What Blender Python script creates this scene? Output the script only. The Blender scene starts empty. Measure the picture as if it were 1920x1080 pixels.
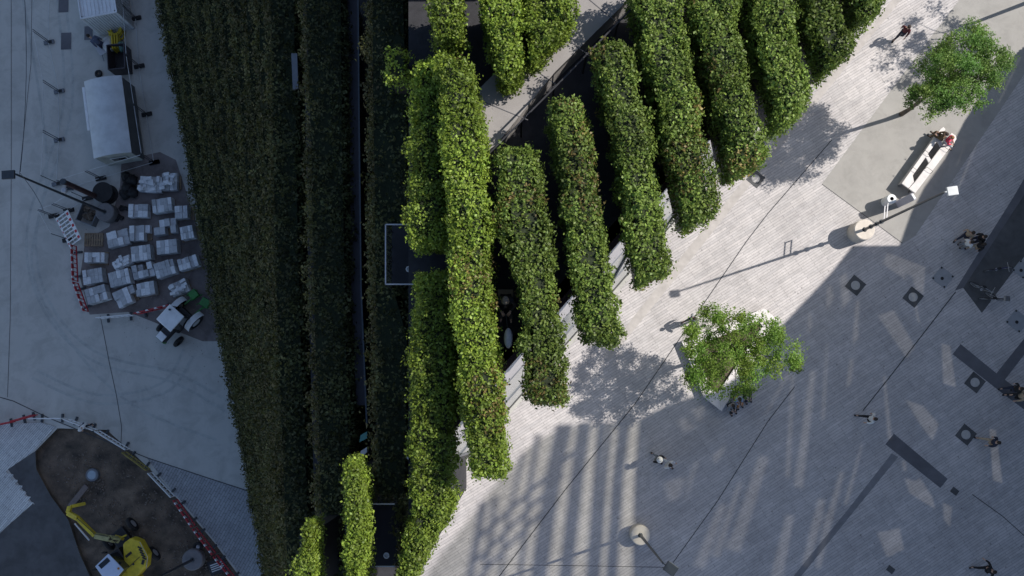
import bpy, bmesh, math, random
import numpy as np
from mathutils import Vector, Matrix
from mathutils.geometry import tessellate_polygon
random.seed(7); RNG = np.random.default_rng(7)
S = bpy.context.scene; COL = S.collection
R = math.radians
# ------------------------------------------------------------------ camera
H, F = 56.0, 1800.0                       # drone height in metres, focal length in photo pixels
NAD = (980.0, 730.0)                      # where the point straight below the drone lies in the photo
nd = Vector((NAD[0]-960, -(NAD[1]-540), -F)).normalized()
zc = -nd
yc = (Vector((0, 1, 0)) - zc*zc.y).normalized()
xc = yc.cross(zc).normalized()
ROT = Matrix((xc, yc, zc))                # camera space -> world space
cam = bpy.data.objects.new('drone_camera', bpy.data.cameras.new('drone_camera')); COL.objects.link(cam)
cam.matrix_world = Matrix.Translation((0, 0, H)) @ ROT.to_4x4()
cam.data.sensor_width = 36; cam.data.lens = 36*F/1920; cam.data.clip_end = 1500; cam.data.clip_start = 0.5
S.camera = cam
# ------------------------------------------------------------------ light
SUN = Vector((11.3, 3.7, 12.0)).normalized()
el = math.asin(SUN.z); az = math.atan2(SUN.x, SUN.y)
w = bpy.data.worlds.new('World'); S.world = w; w.use_nodes = True
nt = w.node_tree; bg = nt.nodes['Background']
sky = nt.nodes.new('ShaderNodeTexSky'); sky.sky_type = 'NISHITA'; sky.sun_disc = False
sky.ozone_density = 2.1; sky.air_density = 1.0; sky.sun_elevation = el; sky.sun_rotation = az
nt.links.new(sky.outputs[0], bg.inputs[0]); bg.inputs[1].default_value = 0.115
sl = bpy.data.lights.new('sun', 'SUN'); sl.energy = 4.6; sl.angle = R(0.45); sl.color = (1, 0.94, 0.86)
so = bpy.data.objects.new('sun', sl); COL.objects.link(so); so.rotation_euler = SUN.to_track_quat('Z', 'Y').to_euler()
S.view_settings.view_transform = 'Standard'; S.view_settings.look = 'None'
S.view_settings.gamma = 1; S.view_settings.exposure = 0.32; S.view_settings.use_curve_mapping = False

# ------------------------------------------------------------------ helpers
def P(px, py, z=0.0):
    d = ROT @ Vector((px-960, 540-py, -F))
    t = (z-H)/d.z
    return Vector((d.x*t, d.y*t, z))
def P2(px, py, z=0.0):
    p = P(px, py, z); return Vector((p.x, p.y))
def tag(o, label=None, cat=None, group=None, kind=None):
    if label: o['label'] = label
    if cat: o['category'] = cat
    if group: o['group'] = group
    if kind: o['kind'] = kind
    return o
def empty(name, loc, rz=0.0, label=None, cat=None, group=None):
    o = bpy.data.objects.new(name, None); COL.objects.link(o); o.empty_display_size = .2
    o.location = loc; o.rotation_euler = (0, 0, rz)
    return tag(o, label, cat, group)
def link(name, me, mat, parent=None):
    if mat is not None and not me.materials: me.materials.append(mat)
    o = bpy.data.objects.new(name, me); COL.objects.link(o)
    if parent: o.parent = parent
    return o
class MB:
    def __init__(s): s.v = []; s.f = []
    def add(s, vs, fs):
        b = len(s.v); s.v += [tuple(v) for v in vs]; s.f += [[b+i for i in f] for f in fs]; return s
    def box(s, c, d, rz=0.0, M=None):
        x, y, z = d[0]/2, d[1]/2, d[2]/2
        vs = [Vector(p) for p in ((-x,-y,-z),(x,-y,-z),(x,y,-z),(-x,y,-z),(-x,-y,z),(x,-y,z),(x,y,z),(-x,y,z))]
        m = Matrix.Rotation(rz, 3, 'Z') if M is None else M
        return s.add([m @ v + Vector(c) for v in vs], [(3,2,1,0),(4,5,6,7),(0,1,5,4),(1,2,6,5),(2,3,7,6),(3,0,4,7)])
    def tube(s, a, b, r, r2=None, n=8, cap=True):
        a, b = Vector(a), Vector(b); r2 = r if r2 is None else r2
        d = (b-a).normalized(); u = d.orthogonal().normalized(); w_ = d.cross(u)
        vs = []
        for c, q in ((a, r), (b, r2)):
            for i in range(n):
                t = 2*math.pi*i/n; vs.append(c + (u*math.cos(t)+w_*math.sin(t))*q)
        fs = [(i, (i+1) % n, n+(i+1) % n, n+i) for i in range(n)]
        if cap: fs += [tuple(range(n-1, -1, -1)), tuple(range(n, 2*n))]
        return s.add(vs, fs)
    def bar(s, a, b, w_, h):
        a, b = Vector(a), Vector(b); d = (b-a); L = d.length; d.normalize()
        up = Vector((0, 0, 1)) if abs(d.z) < .95 else Vector((0, 1, 0))
        x = d.cross(up).normalized(); y = x.cross(d)
        M = Matrix((x, d, y)).transposed()
        return s.box((a+b)/2, (w_, L, h), M=M)
    def torus(s, c, R_, r, n=20, m=8, M=None):
        M = M or Matrix.Identity(3); vs = []; fs = []
        for i in range(n):
            a = 2*math.pi*i/n
            for j in range(m):
                b = 2*math.pi*j/m
                vs.append(M @ Vector(((R_+r*math.cos(b))*math.cos(a), (R_+r*math.cos(b))*math.sin(a), r*math.sin(b))) + Vector(c))
                fs.append((i*m+j, ((i+1) % n)*m+j, ((i+1) % n)*m+(j+1) % m, i*m+(j+1) % m))
        return s.add(vs, fs)
    def prism(s, pts, z0, z1):
        n = len(pts)
        if sum(pts[i][0]*pts[(i+1)%n][1]-pts[(i+1)%n][0]*pts[i][1] for i in range(n)) < 0: pts = pts[::-1]
        vs = [(p[0], p[1], z0) for p in pts]+[(p[0], p[1], z1) for p in pts]
        return s.add(vs, [tuple(range(n-1, -1, -1)), tuple(range(n, 2*n))]+[(i, (i+1) % n, n+(i+1) % n, n+i) for i in range(n)])
    def lathe(s, prof, c=(0, 0, 0), n=20):
        vs = []; k = len(prof)
        for i in range(n):
            a = 2*math.pi*i/n
            for r, z in prof: vs.append((c[0]+r*math.cos(a), c[1]+r*math.sin(a), c[2]+z))
        fs = [(i*k+j, ((i+1) % n)*k+j, ((i+1) % n)*k+j+1, i*k+j+1) for i in range(n) for j in range(k-1)]
        return s.add(vs, fs)
    def blob(s, c, r, n=10, m=7, noise=0.0, M=None):
        vs = []; fs = []; ph = random.random()*9
        for j in range(m+1):
            t = math.pi*j/m
            for i in range(n):
                a = 2*math.pi*i/n
                q = 1+noise*(math.sin(3*a+ph+2*t)+math.sin(5*t+2*a+ph*2))*.5
                v = Vector((r[0]*math.sin(t)*math.cos(a)*q, r[1]*math.sin(t)*math.sin(a)*q, r[2]*math.cos(t)*q))
                if M: v = M @ v
                vs.append(v+Vector(c))
        for j in range(m):
            for i in range(n): fs.append((j*n+i, (j+1)*n+i, (j+1)*n+(i+1) % n, j*n+(i+1) % n))
        return s.add(vs, fs)
    def mesh(s, name, off=None):
        me = bpy.data.meshes.new(name)
        vs = s.v if off is None else [(v[0]-off[0], v[1]-off[1], v[2]-off[2]) for v in s.v]
        me.from_pydata(vs, [], s.f); me.update(); return me
    def obj(s, name, mat, parent=None, bevel=0, smooth=False, world=False):
        off = parent.matrix_basis.translation if (world and parent) else None
        if world and parent and parent.parent: off = parent.parent.matrix_basis.translation
        if parent is None:
            n = len(s.v); off = (sum(v[0] for v in s.v)/n, sum(v[1] for v in s.v)/n, min(v[2] for v in s.v))
        o = link(name, s.mesh(name, off), mat, parent)
        if parent is None: o.location = off
        if bevel:
            b = o.modifiers.new('bevel', 'BEVEL'); b.width = bevel; b.segments = 2; b.limit_method = 'ANGLE'; b.angle_limit = R(40)
        if smooth:
            o.data.polygons.foreach_set('use_smooth', [True]*len(o.data.polygons))
        return o
def copytree(o, parent=None):
    c = o.copy(); COL.objects.link(c)
    if parent is not None: c.parent = parent
    for ch in list(o.children): copytree(ch, c)
    return c
def place(src, loc, rz, label, first=False):
    o = src if first else copytree(src)
    o.location = loc; o.rotation_euler = (0, 0, rz); o['label'] = label; return o

# ------------------------------------------------------------------ materials
MATS = {}
def M(name, col, rough=.7, var=.15, scale=3.0, bump=.0, bscale=40., metal=0., spec=.5, hue=None, streak=None, stain=0.):
    if name in MATS: return MATS[name]
    m = bpy.data.materials.new(name); m.use_nodes = True; n = m.node_tree.nodes; L = m.node_tree.links
    b = n['Principled BSDF']; b.inputs['Roughness'].default_value = rough; b.inputs['Metallic'].default_value = metal
    b.inputs['Specular IOR Level'].default_value = spec
    g = n.new('ShaderNodeNewGeometry')
    t = n.new('ShaderNodeTexNoise'); t.inputs['Scale'].default_value = scale; t.inputs['Detail'].default_value = 6
    t.inputs['Roughness'].default_value = .62
    if streak:
        mp = n.new('ShaderNodeMapping'); mp.inputs['Scale'].default_value = streak; L.new(g.outputs['Position'], mp.inputs[0]); L.new(mp.outputs[0], t.inputs['Vector'])
    else: L.new(g.outputs['Position'], t.inputs['Vector'])
    r = n.new('ShaderNodeValToRGB'); L.new(t.outputs[0], r.inputs[0])
    c2 = hue or col
    r.color_ramp.elements[0].position = .3; r.color_ramp.elements[1].position = .7
    r.color_ramp.elements[0].color = (*[max(0, x*(1-var)) for x in c2], 1)
    r.color_ramp.elements[1].color = (*[min(1, x*(1+var)) for x in col], 1)
    if stain:
        t3 = n.new('ShaderNodeTexNoise'); t3.inputs['Scale'].default_value = .9; t3.inputs['Detail'].default_value = 9; t3.inputs['Roughness'].default_value = .72; t3.inputs['Distortion'].default_value = .6
        L.new(g.outputs['Position'], t3.inputs['Vector'])
        q = n.new('ShaderNodeMapRange'); q.inputs[1].default_value = .46; q.inputs[2].default_value = .62; q.inputs[3].default_value = 1; q.inputs[4].default_value = 1-stain; L.new(t3.outputs[0], q.inputs[0])
        sc_ = n.new('ShaderNodeVectorMath'); sc_.operation = 'SCALE'; L.new(r.outputs[0], sc_.inputs[0]); L.new(q.outputs[0], sc_.inputs['Scale'])
        L.new(sc_.outputs[0], b.inputs['Base Color'])
    else: L.new(r.outputs[0], b.inputs['Base Color'])
    if bump:
        t2 = n.new('ShaderNodeTexNoise'); t2.inputs['Scale'].default_value = bscale; t2.inputs['Detail'].default_value = 4
        L.new(g.outputs['Position'], t2.inputs['Vector'])
        bp = n.new('ShaderNodeBump'); bp.inputs['Strength'].default_value = bump; bp.inputs['Distance'].default_value = .03
        L.new(t2.outputs[0], bp.inputs['Height']); L.new(bp.outputs[0], b.inputs['Normal'])
    MATS[name] = m; return m
def paving(name, c1, c2, ang, rowh=.15, bw=.55, joint=.014, dark=.45, blot=.18):
    m = bpy.data.materials.new(name); m.use_nodes = True; n = m.node_tree.nodes; L = m.node_tree.links
    b = n['Principled BSDF']; b.inputs['Roughness'].default_value = .72
    g = n.new('ShaderNodeNewGeometry'); mp = n.new('ShaderNodeMapping'); mp.inputs['Rotation'].default_value = (0, 0, ang)
    L.new(g.outputs['Position'], mp.inputs[0])
    br = n.new('ShaderNodeTexBrick'); L.new(mp.outputs[0], br.inputs['Vector'])
    br.inputs['Scale'].default_value = 1; br.inputs['Brick Width'].default_value = bw; br.inputs['Row Height'].default_value = rowh
    br.inputs['Mortar Size'].default_value = joint; br.inputs['Mortar Smooth'].default_value = .4; br.inputs['Bias'].default_value = 0
    br.inputs['Color1'].default_value = (*c1, 1); br.inputs['Color2'].default_value = (*c2, 1)
    br.inputs['Mortar'].default_value = (*[x*dark for x in c2], 1)
    t = n.new('ShaderNodeTexNoise'); t.inputs['Scale'].default_value = .35; t.inputs['Detail'].default_value = 7; t.inputs['Roughness'].default_value = .65
    L.new(g.outputs['Position'], t.inputs['Vector'])
    mr = n.new('ShaderNodeMapRange'); mr.inputs[1].default_value = .3; mr.inputs[2].default_value = .7
    mr.inputs[3].default_value = 1-blot; mr.inputs[4].default_value = 1+blot*.6
    L.new(t.outputs[0], mr.inputs[0])
    # small dark spots: gum and drips
    vo = n.new('ShaderNodeTexVoronoi'); vo.inputs['Scale'].default_value = 1.3; L.new(g.outputs['Position'], vo.inputs['Vector'])
    mr2 = n.new('ShaderNodeMapRange'); mr2.inputs[1].default_value = .05; mr2.inputs[2].default_value = .08; mr2.inputs[3].default_value = .6; mr2.inputs[4].default_value = 1
    L.new(vo.outputs['Distance'], mr2.inputs[0])
    t4 = n.new('ShaderNodeTexNoise'); t4.inputs['Scale'].default_value = 2.2; t4.inputs['Detail'].default_value = 8; t4.inputs['Roughness'].default_value = .75
    L.new(mp.outputs[0], t4.inputs['Vector']); mr4 = n.new('ShaderNodeMapRange'); mr4.inputs[1].default_value = .35; mr4.inputs[2].default_value = .65; mr4.inputs[3].default_value = .82; mr4.inputs[4].default_value = 1.07
    L.new(t4.outputs[0], mr4.inputs[0]); m4 = n.new('ShaderNodeMath'); m4.operation = 'MULTIPLY'; L.new(mr.outputs[0], m4.inputs[0]); L.new(mr4.outputs[0], m4.inputs[1])
    mu = n.new('ShaderNodeMath'); mu.operation = 'MULTIPLY'; L.new(m4.outputs[0], mu.inputs[0]); L.new(mr2.outputs[0], mu.inputs[1])
    mx = n.new('ShaderNodeVectorMath'); mx.operation = 'SCALE'; L.new(br.outputs['Color'], mx.inputs[0]); L.new(mu.outputs[0], mx.inputs['Scale'])
    L.new(mx.outputs[0], b.inputs['Base Color'])
    bp = n.new('ShaderNodeBump'); bp.inputs['Strength'].default_value = .35; bp.inputs['Distance'].default_value = .01; bp.invert = True
    L.new(br.outputs['Fac'], bp.inputs['Height']); L.new(bp.outputs[0], b.inputs['Normal'])
    return m
def leafmat(name, rough=.5, trans=.35):
    m = bpy.data.materials.new(name); m.use_nodes = True; n = m.node_tree.nodes; L = m.node_tree.links
    b = n['Principled BSDF']; b.inputs['Roughness'].default_value = rough; b.inputs['Specular IOR Level'].default_value = .35
    a = n.new('ShaderNodeAttribute'); a.attribute_name = 'tint'
    L.new(a.outputs['Color'], b.inputs['Base Color'])
    tr = n.new('ShaderNodeBsdfTranslucent'); L.new(a.outputs['Color'], tr.inputs[0])
    mx = n.new('ShaderNodeMixShader'); mx.inputs[0].default_value = trans
    L.new(b.outputs[0], mx.inputs[1]); L.new(tr.outputs[0], mx.inputs[2]); L.new(mx.outputs[0], n['Material Output'].inputs[0])
    return m
def glassmat(name, col, alpha=.5, rough=.08):
    m = bpy.data.materials.new(name); m.use_nodes = True; n = m.node_tree.nodes; L = m.node_tree.links
    b = n['Principled BSDF']; b.inputs['Roughness'].default_value = rough; b.inputs['Base Color'].default_value = (*col, 1)
    tr = n.new('ShaderNodeBsdfTransparent'); tr.inputs[0].default_value = (*[min(1, .75+c*.25) for c in col], 1)
    mx = n.new('ShaderNodeMixShader'); mx.inputs[0].default_value = alpha
    L.new(tr.outputs[0], mx.inputs[1]); L.new(b.outputs[0], mx.inputs[2]); L.new(mx.outputs[0], n['Material Output'].inputs[0])
    return m
def shadeglass(name, col):
    m = bpy.data.materials.new(name); m.use_nodes = True; n = m.node_tree.nodes; L = m.node_tree.links
    tr = n.new('ShaderNodeBsdfTransparent'); tr.inputs[0].default_value = (*col, 1)
    gl = n.new('ShaderNodeBsdfGlossy'); gl.inputs['Roughness'].default_value = .05
    mx = n.new('ShaderNodeMixShader'); mx.inputs[0].default_value = .1
    L.new(tr.outputs[0], mx.inputs[1]); L.new(gl.outputs[0], mx.inputs[2]); L.new(mx.outputs[0], n['Material Output'].inputs[0])
    return m
ANG = math.atan2(-.62, 1.0)                        # the paving courses fall to the right in the photo
m_plaza = paving('plaza_paving', (.54, .51, .505), (.45, .43, .432), ANG+math.pi, bw=1.6, dark=.62)
m_side = paving('side_paving', (.36, .37, .385), (.31, .32, .335), -R(62), rowh=.16)
m_road = M('road_concrete', (.46, .455, .425), .8, .10, .22, .1, 60, streak=(1.6, .35, 1), stain=.16)
m_concrete = M('pale_concrete', (.31, .30, .285), .8, .1, .5, .1, 60, stain=.12)
m_asph = M('dark_asphalt', (.085, .087, .092), .85, .25, .7, .3, 90, stain=.25)
m_asph2 = M('grey_asphalt', (.115, .115, .13), .85, .2, .9, .3, 90)
m_band = M('drain_band', (.40, .375, .36), .7, .15, 2, .1, 60)
m_dirt = M('soil', (.13, .098, .072), .95, .5, 1.1, .9, 12, hue=(.075, .065, .055), stain=.3)
m_steel = M('black_steel', (.018, .018, .022), .5, .3, 3, 0)
m_deck = M('dark_deck', (.025, .025, .030), .8, .3, 4, .2, 30)  # near-black: shade between the hedge rows is put into the colour
m_path = M('roof_stone', (.27, .255, .25), .8, .1, 1.5, .1, 50)
m_grey = M('grey_metal', (.16, .17, .19), .45, .15, 3, 0, metal=.3)
m_lamp = M('lamp_metal', (.055, .065, .075), .4, .15, 5, 0, metal=.4)
m_white = M('white_paint', (.72, .74, .76), .5, .08, 2, .05, 30, stain=.14)
m_offw = M('weathered_white', (.55, .57, .58), .6, .14, 1.6, .1, 30, stain=.2)
m_red = M('red_plastic', (.42, .02, .03), .5, .2, 4, 0)
m_wplas = M('white_plastic', (.70, .71, .72), .5, .1, 4, 0)
m_yel = M('yellow_paint', (.60, .47, .03), .5, .15, 4, .05, 20, stain=.35)
m_green = M('green_paint', (.04, .22, .05), .5, .2, 4, 0, stain=.3)
m_black = M('black_rubber', (.014, .014, .016), .75, .3, 6, .2, 40)
m_glassd = M('dark_glass', (.02, .025, .03), .08, .1, 2, 0)
m_stone = M('cast_stone', (.58, .53, .47), .75, .12, 2.5, .25, 40)
m_bench = M('pale_bench', (.66, .63, .62), .6, .08, 2, .1, 30, stain=.16)
m_wood = M('pallet_wood', (.25, .19, .13), .8, .25, 5, .2, 40)
m_pav = M('paver_stone', (.44, .455, .47), .8, .18, 7, .3, 50, stain=.2)
m_pav2 = M('paver_stone_light', (.68, .70, .72), .8, .14, 7, .3, 50, stain=.15)
m_bark = M('bark', (.12, .095, .075), .9, .3, 6, .5, 30)
m_core = M('hedge_twigs', (.018, .026, .010), .95, .4, 8, .5, 20)
m_frame = M('pale_frame', (.45, .45, .47), .4, .08, 4, 0, metal=.3)
m_fglass = M('facade_glass', (.30, .335, .325), .15, .1, 1.2, 0)
m_fpale = M('facade_stone', (.56, .53, .53), .7, .08, 2, 0)
m_leaf = leafmat('hornbeam_leaf', .5, .35)
m_tleaf = leafmat('tree_leaf', .5, .45)
m_clear = glassmat('clear_glass', (.55, .62, .62), .35)
m_soil = M('planter_soil', (.09, .07, .05), .95, .4, 5, .6, 20)

# ------------------------------------------------------------------ setting: ground sheets
def sheet(name, px, z, mat, kind='structure', zproj=0.0, holes=None, world=None):
    """thin flat sheet from photo outline points lying on the ground"""
    pts = world or [P2(x, y, zproj) for x, y in px]
    loops = [[Vector((p[0], p[1], 0)) for p in pts]]
    for h in holes or []: loops.append([Vector((P2(x, y, 0)[0], P2(x, y, 0)[1], 0)) for x, y in h])
    flat = [p for l in loops for p in l]
    tris = tessellate_polygon(loops)
    me = bpy.data.meshes.new(name)
    fs = []
    for t in tris:
        a, b, c = (flat[i] for i in t)
        fs.append(t if (b-a).cross(c-a).z > 0 else (t[0], t[2], t[1]))
    me.from_pydata([(p.x, p.y, z) for p in flat], [], fs); me.update()
    o = link(name, me, mat); o['kind'] = kind; return o
PIT = [(108, 803), (200, 806), (250, 850), (300, 898), (345, 950), (400, 1015), (452, 1085), (440, 1150), (200, 1150),
       (150, 1040), (128, 975), (95, 930), (68, 880), (66, 846)]
sheet('ground', None, 0.0, m_road, holes=[PIT], world=[(-400, -400), (400, -400), (400, 400), (-400, 400)])
# pit: uneven soil below the paving
def pit():
    pts = [P2(x, y) for x, y in PIT]
    bm = bmesh.new()
    x0, x1 = min(p.x for p in pts)-.3, max(p.x for p in pts)+.3; y0, y1 = min(p.y for p in pts)-.3, max(p.y for p in pts)+.3
    nx, ny = 70, 70; g = []
    ks = [(random.uniform(.6, 5), random.uniform(.6, 5), random.uniform(0, 6), random.uniform(.4, 1)) for _ in range(14)]
    for j in range(ny+1):
        for i in range(nx+1):
            x = x0+(x1-x0)*i/nx; y = y0+(y1-y0)*j/ny
            h = sum(a/(kx+ky)*math.sin(kx*x+p)*math.cos(ky*y+p*2) for kx, ky, p, a in ks)*.12
            g.append(bm.verts.new((x, y, -.32+h)))
    for j in range(ny):
        for i in range(nx):
            a = j*(nx+1)+i; bm.faces.new((g[a], g[a+1], g[a+nx+2], g[a+nx+1]))
    me = bpy.data.meshes.new('soil_pit'); bm.to_mesh(me); bm.free()
    link('soil_pit', me, m_dirt)['kind'] = 'structure'
    mb = MB(); n = len(pts)
    for i in range(n):
        a, b = pts[i], pts[(i+1) % n]
        mb.add([(a.x, a.y, -.75), (b.x, b.y, -.75), (b.x, b.y, 0), (a.x, a.y, 0)], [(0, 1, 2, 3)])
    mb.obj('pit_edge', m_dirt)['kind'] = 'structure'
pit()
# plaza on the right of the hedge building
sheet('plaza', [(560, 1300), (700, 1068), (855, 892), (1262, 430), (2200, -635), (3400, -1400), (3400, 2600), (560, 2600)], .004, m_plaza)
sheet('side_pavement', [(275, 858), (380, 893), (482, 926), (700, 1010), (640, 1300), (520, 1300), (456, 1084), (402, 1013), (347, 948), (303, 896)], .004, m_side)
sheet('concrete_area', [(1541, 345), (1722, 100), (1800, -2), (1990, -260), (2300, -260), (1920, 140), (1716, 442), (1692, 456)], .008, m_concrete)
sheet('asphalt_patch', [(1806, 540), (1841, 587), (1935, 462), (2040, 300), (1990, 240), (1916, 372)], .008, m_asph)
sheet('asphalt_border', [(1790, 545), (1806, 540), (1916, 372), (1990, 240), (1975, 240), (1901, 368)], .008, m_asph2)
sheet('asphalt_strip', [(1801, 645), (1786, 664), (1880, 738), (1990, 820), (2003, 800), (1872, 703)], .008, m_asph2)
sheet('asphalt_branch', [(1868, 700), (1884, 712), (1990, 575), (1980, 560)], .012, m_asph2)
sheet('asphalt_inlay', [(1676, 813), (1660, 833), (1763, 915), (1777, 898)], .008, m_asph2)
sheet('asphalt_trench', [(1672, 850), (1684, 857), (1600, 960), (1470, 1120), (1455, 1120), (1590, 955)], .008, M('trench_fill', (.19, .19, .205), .85, .15, 2, .2, 80))
sheet('drain_band', [(1130, 668), (1142, 676), (1280, 506), (1420, 330), (1660, 36), (1900, -260), (1886, -265), (1648, 30), (1404, 326), (1262, 500)], .008, m_band)
sheet('asphalt_road', [(15, 880), (60, 942), (-6, 1006), (-300, 1250), (-300, 1600), (260, 1600), (200, 1150), (150, 1040), (128, 975), (95, 930), (68, 880), (66, 846)], .004, m_asph)
def line(name, pts, wpx, mat=None, z=.012, g=None):
    mb = MB()
    ps = [P(x, y, z) for x, y in pts]
    for a, b in zip(ps, ps[1:]):
        d = (b-a).normalized(); s = Vector((-d.y, d.x, 0))*wpx/64
        mb.add([a-s, b-s, b+s, a+s], [(0, 1, 2, 3)])
    me = mb.mesh(name); o = link(name, me, mat or M('joint_dark', (.05, .052, .058), .8, .2, 3)); o['kind'] = 'structure'; return o
sheet('yard_shade', [(228, 300), (300, 285), (330, 300), (440, 640), (380, 640), (240, 585), (168, 590), (150, 520), (160, 450), (205, 425), (225, 350)], .004, M('yard_shade_paint', (.20, .175, .17), .9, .25, .8, .4, 30, stain=.3))  # painted shade: darker colour where the yard lies dim beside the building
line('slot_drain', [(925, 1095), (1060, 918), (1190, 758), (1400, 452), (1440, 400), (1560, 262)], 1.6)
line('slot_drain', [(1262, 1055), (1345, 940), (1440, 790), (1490, 725)], 1.4)
line('slot_drain', [(1792, 547), (1672, 702), (1618, 770)], 1.9)
line('slot_drain', [(900, 1058), (1100, 1061), (1262, 1064)], .9)
line('slot_drain', [(1823, 927), (1880, 968), (1960, 1040)], 1.4)
line('slab_seam', [(188, 592), (205, 680), (218, 740), (228, 800), (226, 850)], 1.1)
line('slab_seam', [(-10, 742), (25, 752), (92, 784), (275, 858), (380, 893), (482, 926)], 1.5)
line('slab_seam', [(21, -20), (21, 320), (19, 600), (14, 745)], .9)
line('slab_seam', [(60, -20), (58, 120), (36, 330)], .8)
line('slab_seam', [(1541, 345), (1692, 456)], 1.0, z=.013)

def jag_paving():
    """old paving with a toothed edge, a little proud of the road"""
    pts = [(-60, 800), (0, 795), (78, 792), (106, 800), (58, 850), (14, 881)]
    for k in range(12):
        t = k/11; x = 14+(58-14)*t; y = 884+(942-884)*t
        pts += [(x+(7 if k % 2 else 0)+random.uniform(-2, 2), y), (x+(7 if k % 2 else 0)+random.uniform(-2, 2), y+3.5)]
    pts += [(62, 944), (-60, 1052)]
    mb = MB(); mb.prism([P2(*p) for p in pts], -.1, .05); o = mb.obj('old_pavement', paving('old_paving', (.62, .64, .64), (.5, .52, .53), -R(50), rowh=.11, bw=.9), bevel=.01)
    o['kind'] = 'structure'
jag_paving()

m_tyre = M('tyre_mark', (.41, .42, .40), .8, .12, 3, .1, 60, stain=.2)
for ti, pts in enumerate(([(120, -20), (135, 200), (70, 420), (90, 560), (180, 660), (330, 700), (440, 760)], [(105, -20), (118, 200), (52, 420), (74, 566), (170, 674), (322, 716), (430, 776)],
            [(40, -20), (88, 300), (60, 500), (130, 640), (250, 760), (420, 830)], [(345, 655), (300, 720), (180, 740), (60, 690)], [(362, 668), (310, 736), (180, 756), (50, 704)])):
    fine = []
    for i in range(len(pts)-1):
        p0 = pts[max(0, i-1)]; p1 = pts[i]; p2 = pts[i+1]; p3 = pts[min(len(pts)-1, i+2)]
        for k in range(8):
            t = k/8; fine.append(tuple(.5*(2*p1[j]+(p2[j]-p0[j])*t+(2*p0[j]-5*p1[j]+4*p2[j]-p3[j])*t*t+(3*p1[j]-p0[j]-3*p2[j]+p3[j])*t**3) for j in (0, 1)))
    line('tyre_mark', fine, 5, m_tyre, z=.0025+ti*.0018)
def gravel(name, n, fx, mat, z, r0, r1):
    mb = MB()
    for i in range(n):
        px, py = fx(); q = P(px, py, z); r = random.uniform(r0, r1); a = random.random()*6
        vs = [(q.x+r*math.cos(a+k*2.1)*random.uniform(.7, 1.2), q.y+r*math.sin(a+k*2.1)*random.uniform(.7, 1.2), z) for k in range(3)]+[(q.x, q.y, z+r*.8)]
        mb.add(vs, [(0, 1, 3), (1, 2, 3), (2, 0, 3)])
    o = link(name, mb.mesh(name), mat); o['kind'] = 'stuff'
gravel('yard_grit', 500, lambda: (random.gauss(300, 70), random.gauss(500, 110)), M('grit', (.30, .28, .26), .9, .3, 9), .004, .015, .045)
gravel('pit_stones', 900, lambda: (lambda t, u: (120+t*290+u*80, 830+t*230-u*30+20))(random.random(), random.uniform(-1, 1)*.7), M('pit_grit', (.19, .16, .135), .95, .4, 9), -.30, .03, .10)
# manholes: square dark frame round a pale lid
def manhole(px, py, label, r=.39):
    e = empty('manhole_cover', P(px, py, .004), R(-40), label, 'manhole', 'square framed manhole covers in the plaza')
    fr = MB(); s = r*1.15
    for a in range(4):
        c, d = math.cos(a*math.pi/2), math.sin(a*math.pi/2)
    ring = 24; vo = []; vi = []
    for i in range(ring):
        a = 2*math.pi*i/ring+math.pi/4
        m = 1/max(abs(math.cos(a)), abs(math.sin(a)))
        vo.append((math.cos(a)*m*s, math.sin(a)*m*s)); vi.append((math.cos(a)*s*.60, math.sin(a)*s*.60))
    vs = [(x, y, .014) for x, y in vo]+[(x, y, .014) for x, y in vi]+[(x, y, .0) for x, y in vo]
    fr.add(vs, [(i, (i+1) % ring, ring+(i+1) % ring, ring+i) for i in range(ring)]+[(2*ring+i, 2*ring+(i+1) % ring, (i+1) % ring, i) for i in range(ring)])
    fr.obj('frame', m_asph, e)
    MB().lathe([(0, .012), (s*.50, .012), (s*.57, .008), (s*.58, 0)], n=24).obj('lid', M('lid_stone', (.42, .41, .40), .7, .12, 8, .4, 90), e)
manhole(1604, 535, 'square framed manhole nearest the round lamp plinth, at the shadow edge')
manhole(1712, 557, 'square framed manhole in shade left of the bicycle parking patch')
manhole(1828, 717, 'square framed manhole just below the dark asphalt strip at right')
manhole(1811, 815, 'square framed manhole left of the walker in pale trousers')
manhole(1417, 335, 'sunlit square framed manhole at the tip of a hedge row', .36)
def plate(px, py, label, w_=.42, rz=-38, h=.34, mt=None, group=None):
    o = MB().box((0, 0, .008), (w_, h, .012), 0).obj('drain_grate', mt or m_asph, None, bevel=.004)
    o.location = P(px, py, .012); o.rotation_euler = (0, 0, R(rz)); tag(o, label, 'drain', group); return o
plate(1790, 921, 'small dark drain plate beyond the end of the dark asphalt inlay', group='small drain plates')
plate(1670, 1068, 'small dark drain plate at the bottom edge right of the long dark trench', group='small drain plates')
plate(124, 77, 'dark rectangular shaft cover beside the fence post near the white container', .62, 2, 1.05, m_asph2, 'dark shaft covers by the container')
plate(119, 9, 'dark rectangular shaft cover left of the white container at the top edge', .6, 2, .95, m_asph2, 'dark shaft covers by the container')
plate(166, 62, 'dark shaft cover half under the lower left corner of the white container', .5, 2, .85, m_asph2, 'dark shaft covers by the container')
def hatch(px, py, s, label):
    e = empty('service_hatch', P(px, py, .012), R(-40), label, 'hatch', 'service hatches in the shaded plaza')
    MB().box((0, 0, .006), (s, s, .012)).obj('cover', M('hatch_metal', (.27, .28, .30), .6, .12, 3, .2, 60), e, bevel=.004)
    for x in (-1, 1):
        for y in (-1, 1): MB().lathe([(0, .02), (.055, .02), (.06, .012)], (x*s*.42, y*s*.42, 0), 10).obj('bolt', m_black, e)
    MB().lathe([(0, .022), (.09, .022), (.1, .012)], (0, -.08, 0), 14).obj('cap', m_black, e)
hatch(1768, 520, .95, 'service hatch at the corner of the dark asphalt patch')
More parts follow.
